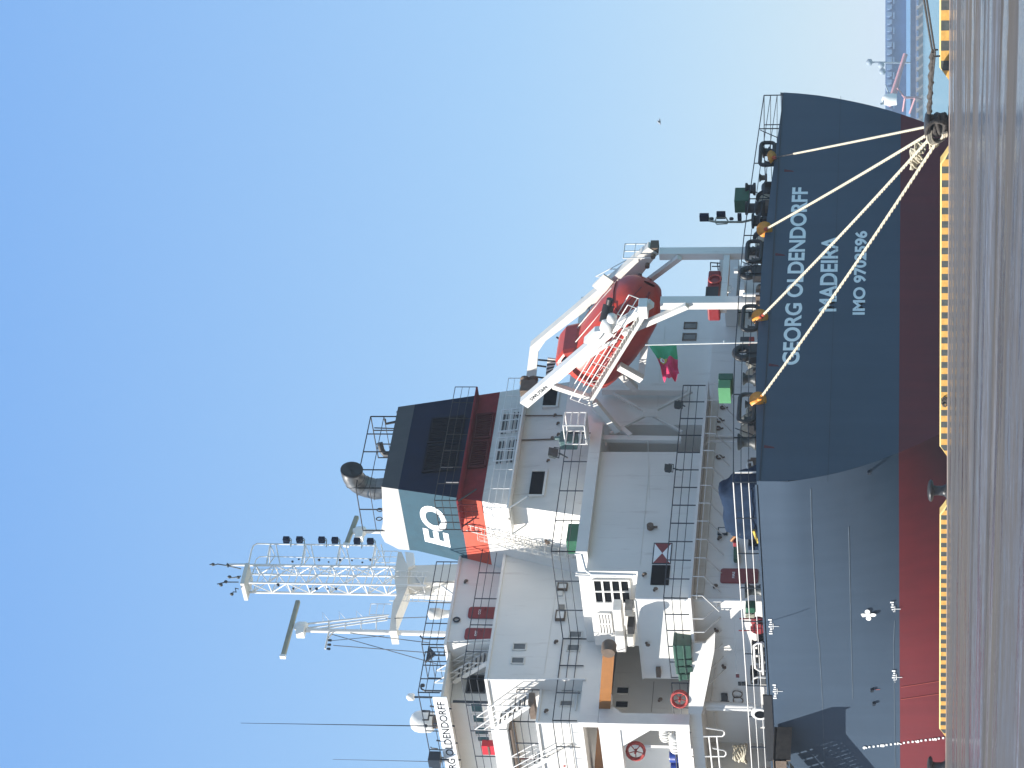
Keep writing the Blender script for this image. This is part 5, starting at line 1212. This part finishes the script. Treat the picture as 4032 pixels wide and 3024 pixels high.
for q0, q1, r_ in (((2935,745),(2975,745),.33), ((2935,820),(2985,820),.36), ((2960,870),(2995,870),.4), ((2935,990),(2990,990),.3), ((3003,600),(3035,600),.3)):
    a, c = pt(q0, X=-1.3), pt(q1, X=-1.3); b.lathe((a.x, a.y, c.z), [(r_,0),(r_,.1),(r_*.7,.15),(r_*.7,max(.3,a.z-c.z-.15)),(r_,a.z-c.z-.1),(r_*.95,a.z-c.z)], 12)
b.build('bitts', 'black', ship)
b = MB()
for i in range(24):
    y = random.uniform(1, 24); x = random.uniform(-3.5, -.8); hh = random.uniform(.25, .8); s1_ = random.uniform(.1, .3); b.box((x-s1_, y-s1_, ZD), (x+s1_, y+s1_, ZD+hh))
b.build('deck_fitting', 'grime', ship)['kind'] = 'stuff'
# pedestal rollers, white and dark drums along the stern
def warp(q0, q1, X, r_, mt, nm='warping_drum', ax_=(0,0,1)):
    a, c = pt(q0, X=X), pt(q1, X=X); h_ = abs(a.z-c.z); b = MB(); b.lathe((X, a.y, min(a.z,c.z)), [(r_,0),(r_*.95,.06),(r_*.6,h_*.25),(r_*.6,h_*.7),(r_,h_*.92),(r_,h_)], 16, ax_); return b.build(nm, mt, ship)
warp((2905,1740),(2975,1740), -.7, .38, 'drum'); warp(zW(1600,270), zW(1860,270), -8.6, .38, 'drum'); warp((2925,1492),(2975,1492), -.7, .3, 'drum'); warp((2990,700),(3020,700), -.7, .22, 'grime')
b = MB()
for q0, q1 in (((2925,1160),(2990,1160)), ((2928,1042),(2985,1042)), ((2940,1062),(2975,1062))): a, c = pt(q0, X=-.9), pt(q1, X=-.9); b.tube(a, c, .10, 8)
b.build('vent_head', 'raft', ship)
qbox((2908,1142),(2935,1108), -.8, .4, 'raft', 'deck_locker', ship); qbox((2915,1325),(2952,1365), -.8, .4, 'fdgrey', 'deck_locker', ship); qbox((2950,1325),(2968,1360), -.75, .3, 'orange', 'rescue_box', ship); qbox((2830+60,1050),(2905,1058), -.8, .3, 'raft', 'deck_locker', ship, .01)
b = MB(); b.path([pt(q, X=-1.2) for q in (zY(1720,1480), zY(1640,1470), zY(1625,1400), zY(1650,1370), zY(1700,1365), zY(1710,1420))], .05, 6); b.path([pt(q, X=-.9) for q in (zY(1760,1510), zY(1450,1510))], .05, 6); b.build('vent_pipe', 'wfit', ship)
# red platform gear by the starboard post of the davit
b = MB(); a, c = pt(zL(1790,430), X=-2), pt(zL(1870,640), X=-2); b.box((-2, a.y, a.z), (-3.6, c.y, c.z)); o = b.build('rescue_gear', 'dred', ship, bevel=.08)
a, c = pt(zL(1770,560), X=-1.95), pt(zL(1865,640), X=-1.95); MB().box((-1.95, a.y, a.z), (-2.6, c.y, c.z)).build('gear_box', 'black', o)
b = MB(); w = pt(zL(1840,500), X=-1.93); b.path([w+Vector((0,.3*math.cos(t),.3*math.sin(t))) for t in [i*math.pi/8 for i in range(16)]], .05, 6, closed=True); b.build('coil', 'hose', o)
b = MB(); b.tube(pt(zL(1805,370), X=-2), pt(zL(1880,375), X=-2), .03); b.tube(pt(zL(1860,370), X=-2), pt(zL(1865,430), X=-2), .03); b.tube(pt(zL(1805,370), X=-2), pt(zL(1805,430), X=-2), .03); b.tube(pt(zL(1880,400), X=-2), pt(zL(1815,400), X=-2), .03); b.build('railing', 'dark', o)
qbox(zL(1880,300), zL(1925,650), -2.4, 1.0, 'white', 'support_beam', ship)
qbox(zL(1935,340), zL(2010,650), -8.0, 2.0, 'white', 'side_house', ship)
floodlight(pt(zL(1932,572), X=-1.6), davit, arm=pt(zL(1985,575), X=-1.6), mt='raft', s=.9)
# floodlight post at the starboard quarter
def zG(x, y): return (2700+.226*x, 700+.226*y)
b = MB(); X_ = -2.2
b.path([pt(zG(*q), X=X_) for q in ((400,700),(420,750),(540,770),(990,770),(1300,700))], .06, 6); b.path([pt(zG(*q), X=X_) for q in ((530,790),(540,810),(720,800),(740,760),(700,690))], .035, 5); b.path([pt(zG(*q), X=X_) for q in ((520,740),(535,690),(690,690))], .035, 5); lp = b.build('light_post', 'scan', ship)
for q0, q1 in (((245,655),(400,710)), ((540,620),(690,665)), ((905,655),(970,700))): a, c = pt(zG(*q0), X=X_+.1), pt(zG(*q1), X=X_+.1); b = MB(); b.box((X_-.1, a.y, a.z), (X_+.25, c.y, c.z)); b.build('floodlight', 'navy', lp)
b = MB()
for q in ((455,715),(800,715)): b.lathe(pt(zG(*q), X=X_), [(.04,-.1),(.09,-.05),(.09,.08),(.03,.12)], 7)
b.build('horn', 'dark', lp)
# ------------------------------------------------------------------ port side of the poop
P0 = pt(zV(1215,300), Y=1.6)
# winch wrapped in a dark blue tarpaulin
a, c = pt(zV(1500,60), Y=1.4), pt(zV(1500,835), Y=1.4); xr, xl = a.x, c.x; ztop = pt(zV(1210,250), Y=1.4).z
rows = []
NX, NA = 26, 16
for i in range(NX+1):
    t = i/NX; x = xr+(xl-xr)*t; hh = (ztop-ZD)*(min(1, (t*3.6)**.55) if t < .28 else (1-.10*(t-.28)/.3 if t < .6 else .93-.06*(t-.6)))
    if t > .93: hh *= .88
    r = []
    for j in range(NA+1):
        a_ = math.pi*j/NA; yy_ = 1.4 - .75*math.cos(a_)*(abs(math.cos(a_))**-.35 if abs(math.cos(a_)) > .01 else 1); zz_ = ZD+hh*min(1, math.sin(a_)**.45 if a_ > 0 else 0)
        w = Vector((x, yy_, zz_)); nn_ = noise.noise(w*1.8)*.10+noise.noise(w*4)*.04; r.append(w+Vector((nn_, nn_, nn_*.6)))
    rows.append(r)
b = MB(); b.grid(rows, 0, True)
for r in (rows[0], rows[-1]): b.add(r, [tuple(range(len(r)))])
tp = b.build('covered_winch', 'tarp', ship)
b = MB(); w = pt(zV(1450,985), Y=1.2); b.path([pt(q, Y=1.0) for q in (zV(1400,1030), zV(1440,980), zV(1470,960))], .07, 6); b.build('handle', 'jib', ship)
qy = lambda q0, q1, Y, d, mt, nm, par=ship, bv=.03: (lambda a, c: MB().box((a.x, Y, a.z), (c.x, Y+d, c.z)).build(nm, mt, par, bevel=bv))(pt(q0, Y=Y), pt(q1, Y=Y))
qy(zV(1510,880), zV(1700,960), .7, .4, 'fdgrey', 'deck_locker'); qy(zV(1420,1060), zV(1480,1120), .8, .4, 'dred', 'deck_locker'); qy(zV(1640,1110), zV(1810,1170), .6, .5, 'tarp', 'deck_locker')
qy(zW(1600,530), zW(1755,610), .7, .5, 'green', 'motor_cover', ship, .06); qy(zW(1600,615), zW(1740,690), .75, .4, 'scan', 'deck_locker')
b = MB(); b.beam(pt(zV(1720,880), Y=.5), pt(zV(1790,1060), Y=.5), .12, .1); b.beam(pt(zV(1780,1010), Y=.5), pt(zV(1820,1010), Y=.5), .3, .06); b.build('yellow_bracket', 'yel', ship)
b = MB(); w = pt(zW(1790,780), Y=.7); b.lathe(w-Vector((0,.25,0)), [(.36,0),(.36,.05),(.2,.08),(.2,.4),(.36,.43),(.36,.48)], 16, (0,1,0)); b.tube(w+Vector((0,-.35,.9)), w+Vector((0,-.35,0)), .03); b.build('valve_wheel', 'dred', ship)
b = MB(); b.tube(pt(zW(1520,685), Y=.5), pt(zW(1900,690), Y=.5), .035); b.build('red_pipe', 'dred', ship)
# roller chocks on the port side: dark bulwark chock with pale frames
def side_chock(q0, q1, Y=.02):
    a, c = pt(q0, Y=Y), pt(q1, Y=Y); x0, x1 = sorted((a.x,c.x)); z0, z1 = sorted((a.z,c.z)); z0 = max(z0, 8.36)
    b = MB(); b.box((x0, Y+.5, z0-.05), (x1, Y+.95, z1-.1)); o = b.build('roller_chock', 'black', ship, bevel=.08)
    b = MB(); rr = .18
    P_ = [(x1, Y, z0), (x1, Y, z1-rr), (x1-rr, Y, z1), (x0+rr, Y, z1), (x0, Y, z1-rr), (x0, Y, z0)]; b.path(P_, .055, 7); b.tube((x0-.2, Y-.05, z0+.12), (x1+.1, Y-.05, z0+.12), .07, 8); b.build('chock_frame', 'wfit', o)
    b = MB()
    for t in (.2, .5, .8): b.lathe((x0+(x1-x0)*t, Y+.3, z0), [(.2,0),(.15,.1),(.15,.5),(.21,.6)], 12)
    b.build('roller', 'drum', o)
side_chock(zW(1725,1040), zW(1900,1440)); 
qy(zW(1670,1495), zW(1780,1640), .6, .6, 'rubber', 'winch_end'); qy(zW(1790,1500), zW(1950,1650), .5, .7, 'fdgrey', 'winch_end')
b = MB(); b.path([pt(q, Y=.3) for q in (zX(1710,410), zX(1725,360), zX(1780,340), zX(1950,350))], .05, 6); b.build('bent_pipe', 'wfit', ship)
b = MB(); b.box((pt(zX(1950,610), Y=-.06).x, -.06, 8.35), (pt(zX(1950,1010), Y=-.06).x, .06, 9.05)) if False else None
a = pt(zX(1950,610), Y=-.04); c = pt(zX(1990,1560), Y=-.04); MB().box((a.x, -.04, 8.2), (c.x, .05, 8.62)).build('fender_plate', 'black', ship)
w = pt(zX(1820,815), Y=.3); b = MB(); b.lathe(w-Vector((0,.3,0)), [(.40,0),(.44,.05),(.42,.25),(.3,.4)], 20, (0,1,0)); o = b.build('mooring_port', 'wfit', ship); MB().tube(w-Vector((0,.305,0)), w-Vector((0,.31,0)), .27, 20).build('mooring_hole', 'rubber', o)
# big pipe portal and lower bay
b = MB(); XQ = -16.9
b.path([pt(q, Y=.9) for q in (zX(975,850), zX(980,780), zX(1030,735), zX(1100,735), zX(1720,765))], .16, 10); b.path([pt(q, Y=.8) for q in (zX(1030,790), zX(1690,800))], .12, 8); b.build('big_pipe', 'wfit', ship)
b = MB(); b.box((-20.6, .25, ZD), (-20.9, 2.1, ZL1-.25)); lbk = b.build('lower_bulkhead', 'dirty', ship)
apanel('door', zX(1370,850), zX(1600,1030), -20.6, .06, 'rubber', lbk); apanel('hatch', zX(1390,1080), zX(1620,1250), -20.6, .06, 'wfit', lbk, frame='fdgrey', fw=.05)
b = MB(); a, c = on(zX(1400,1085), -20.5), on(zX(1610,1245), -20.5); b.tube(a, c, .02, 4); b.tube(on(zX(1610,1085), -20.5), on(zX(1400,1245), -20.5), .02, 4); b.build('cross_brace', 'fdgrey', lbk)
b = MB()
for pl in (((985,1200),(1270,1198),(1300,1170),(1300,1130),(1270,1110),(1030,1075)), ((1010,1490),(1300,1490),(1325,1460),(1320,1420),(1290,1400),(1130,1370)), ((1075,1200),(1130,1700)), ((1190,1200),(1240,1700))): b.path([pt(zX(*q), Y=-.05) for q in pl], .045, 6)
b.build('rail_gate', 'wfit', low)
for q0, q1, mt, nm in ((zX(1250,570), zX(1350,660), 'fdgrey', 'control_box'), (zX(1240,680), zX(1370,730), 'fdgrey', 'control_box')): ppanel(nm, q0, q1, YA, .12, mt, dh)
b = MB()
for q in ((1470,590),(1480,680)):
    c_ = pt(zX(*q), Y=YA-.06); b.path([c_+Vector((.27*math.cos(t), 0, .30*math.sin(t)*(1 if math.sin(t) < 0 else .6))) for t in [i*math.pi/8 for i in range(16)]], .025, 5, closed=True)
b.build('lifebuoy_hoop', 'grime', dh)
b = MB()
for x_ in (1520, 1568, 1610): a = pt(zX(x_, 430), Y=YA); b.box((a.x-.12, YA-.05, a.z-.07), (a.x+.12, YA, a.z+.07))
b.build('gauge', 'drum', dh)
b = MB(); a = pt(zX(1490,320), Y=YA); b.box((a.x-.12, YA-.02, a.z-.08), (a.x+.12, YA, a.z+.08)); b.build('notice', 'dred', dh)
# ladders of rungs on the lower wall
b = MB()
for q0, q1 in (((1170,215),(1100,700)), ((1080,270),(1010,700)), ((1150,850),(1190,1300))): b.tube(pt(zX(*q0), Y=1.6), pt(zX(*q1), Y=1.6), .04, 5)
b.build('pipe', 'cream', dh)
# ================================================================== things stowed on board (each its own object)
def thing1(mb, name, mt, lab, cat, group=None, bevel=0, org=None):
    o = mb.build(name, mt, None, origin=org or mb.v[0], bevel=bevel); return tag(o, lab, cat, group)
# green bins on the walkway
BX = [(1075,1290),(1285,1385),(1390,1490),(1495,1600-10)]
labs = ['green storage bin on the walkway nearest the sunlit white wall, largest of its row', 'green storage bin second in the row on the walkway', 'green storage bin third in the row on the walkway', 'green storage bin at the dark end of the walkway row']
lo_ = [(540,855),(565,840),(580,835),(620,828)]
for (y0, y1), (xa_, xb_), lab in zip(BX, lo_, labs):
    Yb = .55; a, c = pt(zW(xa_+8, y0), Y=Yb), pt(zW(xb_, y1-4), Y=Yb)
    x0, x1 = sorted((a.x, c.x)); z0, z1 = sorted((a.z, c.z)); z0 = ZL1+.06
    t = empty('storage_bin', ((x0+x1)/2, Yb+.4, z0), lab, 'bin', 'green bins along the walkway')
    b = MB(); P_ = [(x0+.06, Yb+.05), (x1-.06, Yb+.05), (x1-.06, Yb+.75), (x0+.06, Yb+.75)]; Q_ = [(x0, Yb), (x1, Yb), (x1, Yb+.8), (x0, Yb+.8)]; zm = z0+(z1-z0)*.82
    b.add([(p[0], p[1], z0) for p in P_]+[(p[0], p[1], zm) for p in Q_], [(0,3,2,1),(4,5,6,7),(0,1,5,4),(1,2,6,5),(2,3,7,6),(3,0,4,7)]); b.box((x0, Yb-.03, z0+(z1-z0)*.38), (x1, Yb+.01, z0+(z1-z0)*.44)); b.build('bin_body', 'bin', t, bevel=.02)
    b = MB(); b.box((x0-.03, Yb-.04, zm), (x1+.03, Yb+.84, z1)); b.build('lid', 'bin', t, bevel=.04)
# life raft canisters
def raft(qc, L_, r_, Y, lab, ax_=(1,0,0)):
    w = pt(qc, Y=Y); t = empty('life_raft', w, lab, 'life raft', 'white life raft canisters'); a_ = Vector(ax_).normalized()
    b = MB(); b.lathe(w-a_*L_/2, [(r_*.4,0),(r_*.85,.05),(r_,.16),(r_,L_*.48),(r_*1.05,L_*.49),(r_*1.05,L_*.51),(r_,L_*.52),(r_,L_-.16),(r_*.85,L_-.05),(r_*.4,L_)], 20, a_); b.build('canister', 'raft', t)
    b = MB()
    for f in (.2, .38, .62, .8): b.lathe(w-a_*(L_/2-L_*f)-a_*.02, [(r_*1.02,0),(r_*1.03,.04)], 20, a_)
    b.build('strap', 'fdgrey', t); b = MB(); b.box((w.x-L_*.3, w.y-.3, w.z-r_*1.25), (w.x+L_*.3, w.y+.3, w.z-r_*.9)); b.build('cradle', 'wfit', t)
raft(zX(435,1145), 1.05, .30, .8, 'white ribbed life raft canister, upper one of the two by the walkway end'); raft(zX(590,1290), 1.25, .33, .5, 'white ribbed life raft canister, lower one standing over the blue drums')
# blue drums
for i, (q, lab) in enumerate(((zX(640,1480), 'dark blue drum behind the railing under the life raft, upper one'), (zX(660,1640), 'bright blue drum at the bottom edge of the picture beside the bright white beam'))):
    w = pt(q, Y=.7); b = MB(); b.lathe(w-ZZ*.5, [(.34,0),(.36,.03),(.36,.3),(.385,.33),(.36,.36),(.36,.62),(.385,.65),(.36,.68),(.36,.92),(.33,.96)], 18); thing1(b, 'drum', 'blue', lab, 'drum', 'blue drums on the side deck', org=w-ZZ*.5)
# coil of pale rope and folded gangway net by the side
w = pt(zX(1530,1440), Y=.7); b = MB()
for i in range(7):
    b.path([w+Vector((random.uniform(-.1,.1)+(.5-.04*i)*math.cos(t), random.uniform(-.05,.05)+.35*math.sin(t), .09*i-.25+.06*math.sin(3*t+i))) for t in [j*math.pi/8 for j in range(16)]], .05, 6, closed=True)
thing1(b, 'rope_heap', 'rope', 'heap of pale rope lying on deck at the top of the gangway', 'rope', org=w)
# accommodation ladder hanging off the side at the lower left corner
gw = empty('gangway', pt(zX(1990,1300), Y=-.6), 'steel gangway hanging down the ship side at the bottom edge, casting the big shadow', 'gangway')
GA, GB = pt((3062,2985), Y=-.35), Vector((-31.5, -.35, 1.2))
GA = Vector((-18.6, -.25, 8.05)); dxy = (GB-GA).normalized(); un = Vector((-dxy.z, 0, dxy.x)); un = -un if un.z < 0 else un
b = MB(); b.box((-16.7, -2.15, 8.02), (-19.2, -.12, 8.14)); b.box((-16.7, -2.15, 7.3), (-16.78, -.12, 8.1)); b.box((-16.7, -2.15, 7.5), (-19.2, -2.08, 8.1)); b.build('platform', 'grime', gw)
b = MB()
for y in (-1.0, -2.05): b.beam(GA+Vector((0,y,0)), GB+Vector((0,y,0)), .07, .38)
b.build('stringer', 'fdgrey', gw)
b = MB(); n = 52
for i in range(n): p = GA.lerp(GB, (i+.5)/n); b.box((p.x-.13, p.y-2.02, p.z+.02), (p.x+.11, p.y-1.02, p.z+.06))
b.build('tread', 'scan', gw)['kind'] = 'stuff'
b = MB()
for y in (-.95, -2.1):
    for hh in (1.0, .5): b.tube(GA+Vector((0,y,hh)), GB+Vector((0,y,hh)), .03, 5)
    for i in range(12): p = GA.lerp(GB, i/11)+Vector((0,y,0)); b.tube(p, p+ZZ*1.0, .026, 5)
b.build('handrail', 'wfit', gw)
b = MB(); n = 26
for i in range(n):
    p = GA.lerp(GB, i/n); q = GA.lerp(GB, (i+.8)/n)
    for y0_, y1_ in ((-.05, -.45), (-.52, -.95)): b.add([p+Vector((0,y0_,-.3)), q+Vector((0,y0_,-.3)), q+Vector((0,y1_,-.34)), p+Vector((0,y1_,-.34))], [(0,1,2,3)])
b.build('safety_net', 'scan', gw, fixn=False)
b = MB()
for i in range(14):
    p = GA.lerp(GB, i/40)+Vector((random.uniform(-.3,.3), -1.4+random.uniform(-.3,.3), .25+random.uniform(-.1,.25))); b.path([p+Vector((.28*math.cos(t), .12*math.sin(t), .18*math.sin(t+.6))) for t in [j*math.pi/5 for j in range(10)]], .05, 5, closed=True)
b.build('lashing', 'rope', gw)
# ================================================================== mooring lines
def rope(q0w, q1w, r_, sag, lab, mt='rope', n=26, twist=True, name='mooring_line'):
    r_ *= 1.1; a, c = Vector(q0w), Vector(q1w); P_ = []
    for i in range(n+1): t = i/n; P_.append(a.lerp(c, t)-ZZ*(sag*4*t*(1-t)))
    b = MB(); d = (c-a).normalized(); e = d.cross(ZZ).normalized(); g_ = e.cross(d)
    L_ = (c-a).length; m_ = int(L_/.10)
    m_ = min(m_, 260)
    for k in range(3):
        pts = []
        for i in range(m_+1):
            t = i/m_; base = a.lerp(c, t)-ZZ*(sag*4*t*(1-t)); ph = i*.62+k*2.094; pts.append(base+e*(r_*.5*math.cos(ph))+g_*(r_*.5*math.sin(ph)))
        b.path(pts, r_*.58, 5)
    o = b.build(name, mt, None, origin=c, fixn=False); return tag(o, lab, 'mooring line', 'ropes from the stern to the bollard' if mt == 'rope' else None)
bt = cB1+ZZ*.66
fe = [pt(zA(690,960), X=.06), pt(zA(640,1395), X=.06), pt(zB(612,385), X=.06), pt(zB(600,890), X=.06)]
hit = [pt(zA(1625,770), Y=YQ+.35), pt(zA(1640,810), Y=YQ+.25), pt(zA(1640,840), Y=YQ+.1), pt(zA(1690,850), Y=YQ+.05)]
knot = pt(zA(1560,950), Y=-1.6); knot2 = pt(zA(1560,985), Y=-1.6)
# first line: thin messenger then the full rope
mid1 = fe[0].lerp(hit[0], .17)
rope(mid1, hit[0], .05, .05, 'pale mooring rope furthest right, its top end thinner, running up to the dark chock'); 
rp = MB().tube(fe[0], mid1, .03, 6); thing1(rp, 'messenger_line', 'drope', 'short thin grey line joining the rightmost mooring rope to the stern chock', 'rope', org=fe[0])
rope(fe[1], hit[1], .058, .08, 'pale mooring rope second from the right, crossing the last letters of the name')
rope(fe[2], hit[2], .058, .10, 'pale mooring rope third from the right, rising to the guard below the lifeboat post')
rope(fe[3], hit[3], .058, .12, 'longest pale mooring rope, rising leftmost to the bright orange guard')
# knots and eyes at the bollard
b = MB()
for c_, rr in ((knot, .32), (knot2, .3), (pt(zA(1580,900), Y=-1.7), .28)):
    for i in range(5):
        ph = random.random()*6; b.path([c_+Vector((rr*math.cos(t+ph)*random.uniform(.8,1.1), .12*math.sin(2*t+ph), rr*.75*math.sin(t)*random.uniform(.8,1.1))) for t in [j*math.pi/6 for j in range(12)]], .04, 5, closed=True)
thing1(b, 'rope_knot', 'rope', 'tangle of pale rope knots on the mooring ropes just above the roped bollard', 'rope', org=knot)
b = MB(); c_ = pt(zA(1665,870), Y=-2.7)
for i in range(4): ph = i*1.4; b.path([c_+Vector((.2*math.cos(t+ph), .12*math.sin(2*t+ph), .16*math.sin(t))) for t in [j*math.pi/6 for j in range(12)]], .035, 5, closed=True)
thing1(b, 'rope_splice', 'rope', 'small frayed pale splice touching the lower left side of the roped bollard', 'rope', org=c_)
b = MB()
for i in range(7):
    z = .12+.09*i; r_ = .36+.05*math.sin(i*2.2)
    b.path([cB1+Vector((r_*math.cos(t)+.06*math.sin(i*3+t), r_*math.sin(t), z+.05*math.sin(t*2+i)+(.12 if i > 4 else 0)*math.sin(t))) for t in [j*math.pi/9 for j in range(18)]], .085, 7, closed=True)
for i in range(6): a_ = random.uniform(-1, 1); b.path([cB1+Vector((.4*math.cos(t+a_)*1.1, -.42+.08*math.sin(t*2), .45+.4*math.sin(t+a_))) for t in [j*math.pi/7 for j in range(9)]], .07, 6)
thing1(b, 'rope_turns', 'drope', 'dark turns of heavy rope wound round the bollard at the kerb gap', 'rope', org=cB1)
b = MB()
for i in range(3): b.path([cB1+Vector((-.1+.38*math.cos(t), -.46-.03*i+.1*math.sin(t*2), .38+.30*math.sin(t)+.07*i)) for t in [j*math.pi/8 for j in range(3, 14)]], .05, 6)
thing1(b, 'rope_eye', 'rope', 'pale rope eyes slipped over the front of the bollard', 'rope', org=cB1+Vector((0,-.5,.3)))
# double dark line leading away to the right
h0 = cB1+Vector((.3, .1, .75)); 
def dl(q, D): return pt(q, D=D)
D0 = (h0-CAM).dot(DH)
far_ = [dl(zFar(1040,655), D0-3.5), dl(zFar(985,330), D0-6), dl(zFar(930,-20), D0-9), dl(zFar(880,-400), D0-13)]
far2 = [dl(zFar(1075,680), D0-3.5), dl(zFar(1020,330), D0-6), dl(zFar(965,-20), D0-9), dl(zFar(915,-400), D0-13)]
b = MB(); b.path([h0, h0.lerp(far_[0], .5)-ZZ*.03]+far_, .038, 7); b.path([h0+Vector((.05,-.05,-.05)), h0.lerp(far2[0], .5)]+far2, .038, 7)
sp = [h0+(far_[0]-h0)*t for t in (0, .15, .3, .5, .7, .85, 1.0)]
b.path([p+Vector((.03*math.sin(i*1.3),0,.03*math.cos(i*1.7))) for i, p in enumerate([h0+(far_[0]-h0)*(t/24) for t in range(25)])], .1, 8, rs=[.07+.035*random.random() for _ in range(25)])
for q in (zFar(1110,635), zFar(1140,715)): w = dl(q, D0-3.3); s0_ = dl(zFar(1050, 640 if q[1] < 205 else 720), D0-3.4); b.tube(s0_, w, .035, 5)
o = thing1(b, 'dark_line', 'drope', 'heavy dark double rope running from the bollard off the upper right corner', 'mooring line', org=h0)
# rat guards
for w, dn, lab in ((fe[0], hit[0], 'dull orange rat guard seen edge-on at the rightmost rope'), (fe[1], hit[1], 'round orange rat guard on the second rope, under the railing'), (fe[2], hit[2], 'orange rat guard on the third rope just left of the white davit post'), (fe[3], hit[3], 'brightest orange rat guard, leftmost, at the end of the longest rope')):
    d = (dn-w).normalized(); c_ = w+d*.05; t = empty('rat_guard', c_, lab, 'rat guard', 'orange rat guards on the mooring lines')
    nrm_ = (d*.55+Vector((.75,-.5,.1))).normalized() if w is not fe[0] else Vector((.55,-.25,-.75)).normalized()
    b = MB(); b.lathe(c_+nrm_*-.02+ZZ*.06, [(.39,0),(.40,.012),(.06,.05),(.05,.06)], 22, nrm_); b.build('disc', 'guard', t)
    b = MB(); b.tube(c_, c_+d*.55, .11, 10, .07); b.build('sleeve', 'fred' if w is not fe[3] else 'guard', t)
# ------------------------------------------------------------------ gull and litter
gc = pt((2598,479), D=105); t = empty('gull', gc, 'tiny pale gull flying in the empty blue sky above the stern', 'bird')
b = MB(); rows = []
fwd = (RT*.9+ZZ*.1).normalized(); sw_ = DH
b.path([gc-fwd*.13, gc-fwd*.06, gc+fwd*.03, gc+fwd*.09, gc+fwd*.13], .03, 8, rs=[.008,.028,.035,.022,.006])
for sg in (-1, 1):
    w0, w1, w2 = gc+fwd*.03, gc+sw_*sg*.17+ZZ*.08+fwd*.03, gc+sw_*sg*.34+ZZ*.03-fwd*.07
    b.prism([w0, w1, w2, w1-fwd*.07, w0-fwd*.09], ZZ*-.012)
b.build('body', mat('gull_grey', (.35, .36, .38), .8), t)
b = MB(); w = pt(zC(1928,180), Z=.03)
for i in range(9):
    p = w+Vector((random.uniform(-.5,.5), random.uniform(-.5,.4), 0)); rows = [[p+Vector((.14*u, .35*v, .05+.06*noise.noise(Vector((u*2,v*3,i))))) for u in range(3)] for v in range(3)]; b.grid(rows, 0, True)
thing1(b, 'paper_scrap', 'raft', 'scrap of white paper litter lying on the quay below the mushroom bollard', 'litter', org=w)
for i, (q, lab) in enumerate(((zB(1805,405), 'small dark stone on the quay in front of the middle kerb, upper one'), (zB(1805,465), 'small dark stone on the quay in front of the middle kerb, lower one'), (zA(1825,525), 'small dark lump on the quay below the roped bollard'))):
    w = pt(q, Z=.02); b = MB(); b.lathe(w, [(.11,0),(.16,.05),(.12,.12),(.03,.15)], 9); thing1(b, 'stone', 'kblk', lab, 'stone', 'loose stones on the quay', org=w)
w = pt(zB(1725,905), Y=YQ-.12); b = MB()
for i in range(4): b.path([Vector((w.x+random.uniform(-.15,.15), YQ-.1, .2))+Vector((.2*math.cos(t), .06*math.sin(t), .14*math.sin(t))) for t in [j*math.pi/5 for j in range(10)]], .03, 5, closed=True)
thing1(b, 'rope_tail', 'drope', 'grey rope end draped over the striped kerb left of the middle', 'rope', org=w)
# ------------------------------------------------------------------ sea haze
hz = bpy.data.materials.new('haze'); hz.use_nodes = True; t_ = hz.node_tree; t_.nodes.clear()
vo = t_.nodes.new('ShaderNodeVolumePrincipled'); vo.inputs['Color'].default_value = (.80, .90, 1, 1); vo.inputs['Density'].default_value = .00021; vo.inputs['Anisotropy'].default_value = .1
oo = t_.nodes.new('ShaderNodeOutputMaterial'); t_.links.new(vo.outputs[0], oo.inputs['Volume']); MT['haze'] = hz
b = MB(); b.box((-4200, -420, -15.5), (3100, 5100, 62)); h_ = b.build('haze', 'haze', None); h_['kind'] = 'stuff'; h_['label'] = 'thin pale blue sea haze over the harbour'
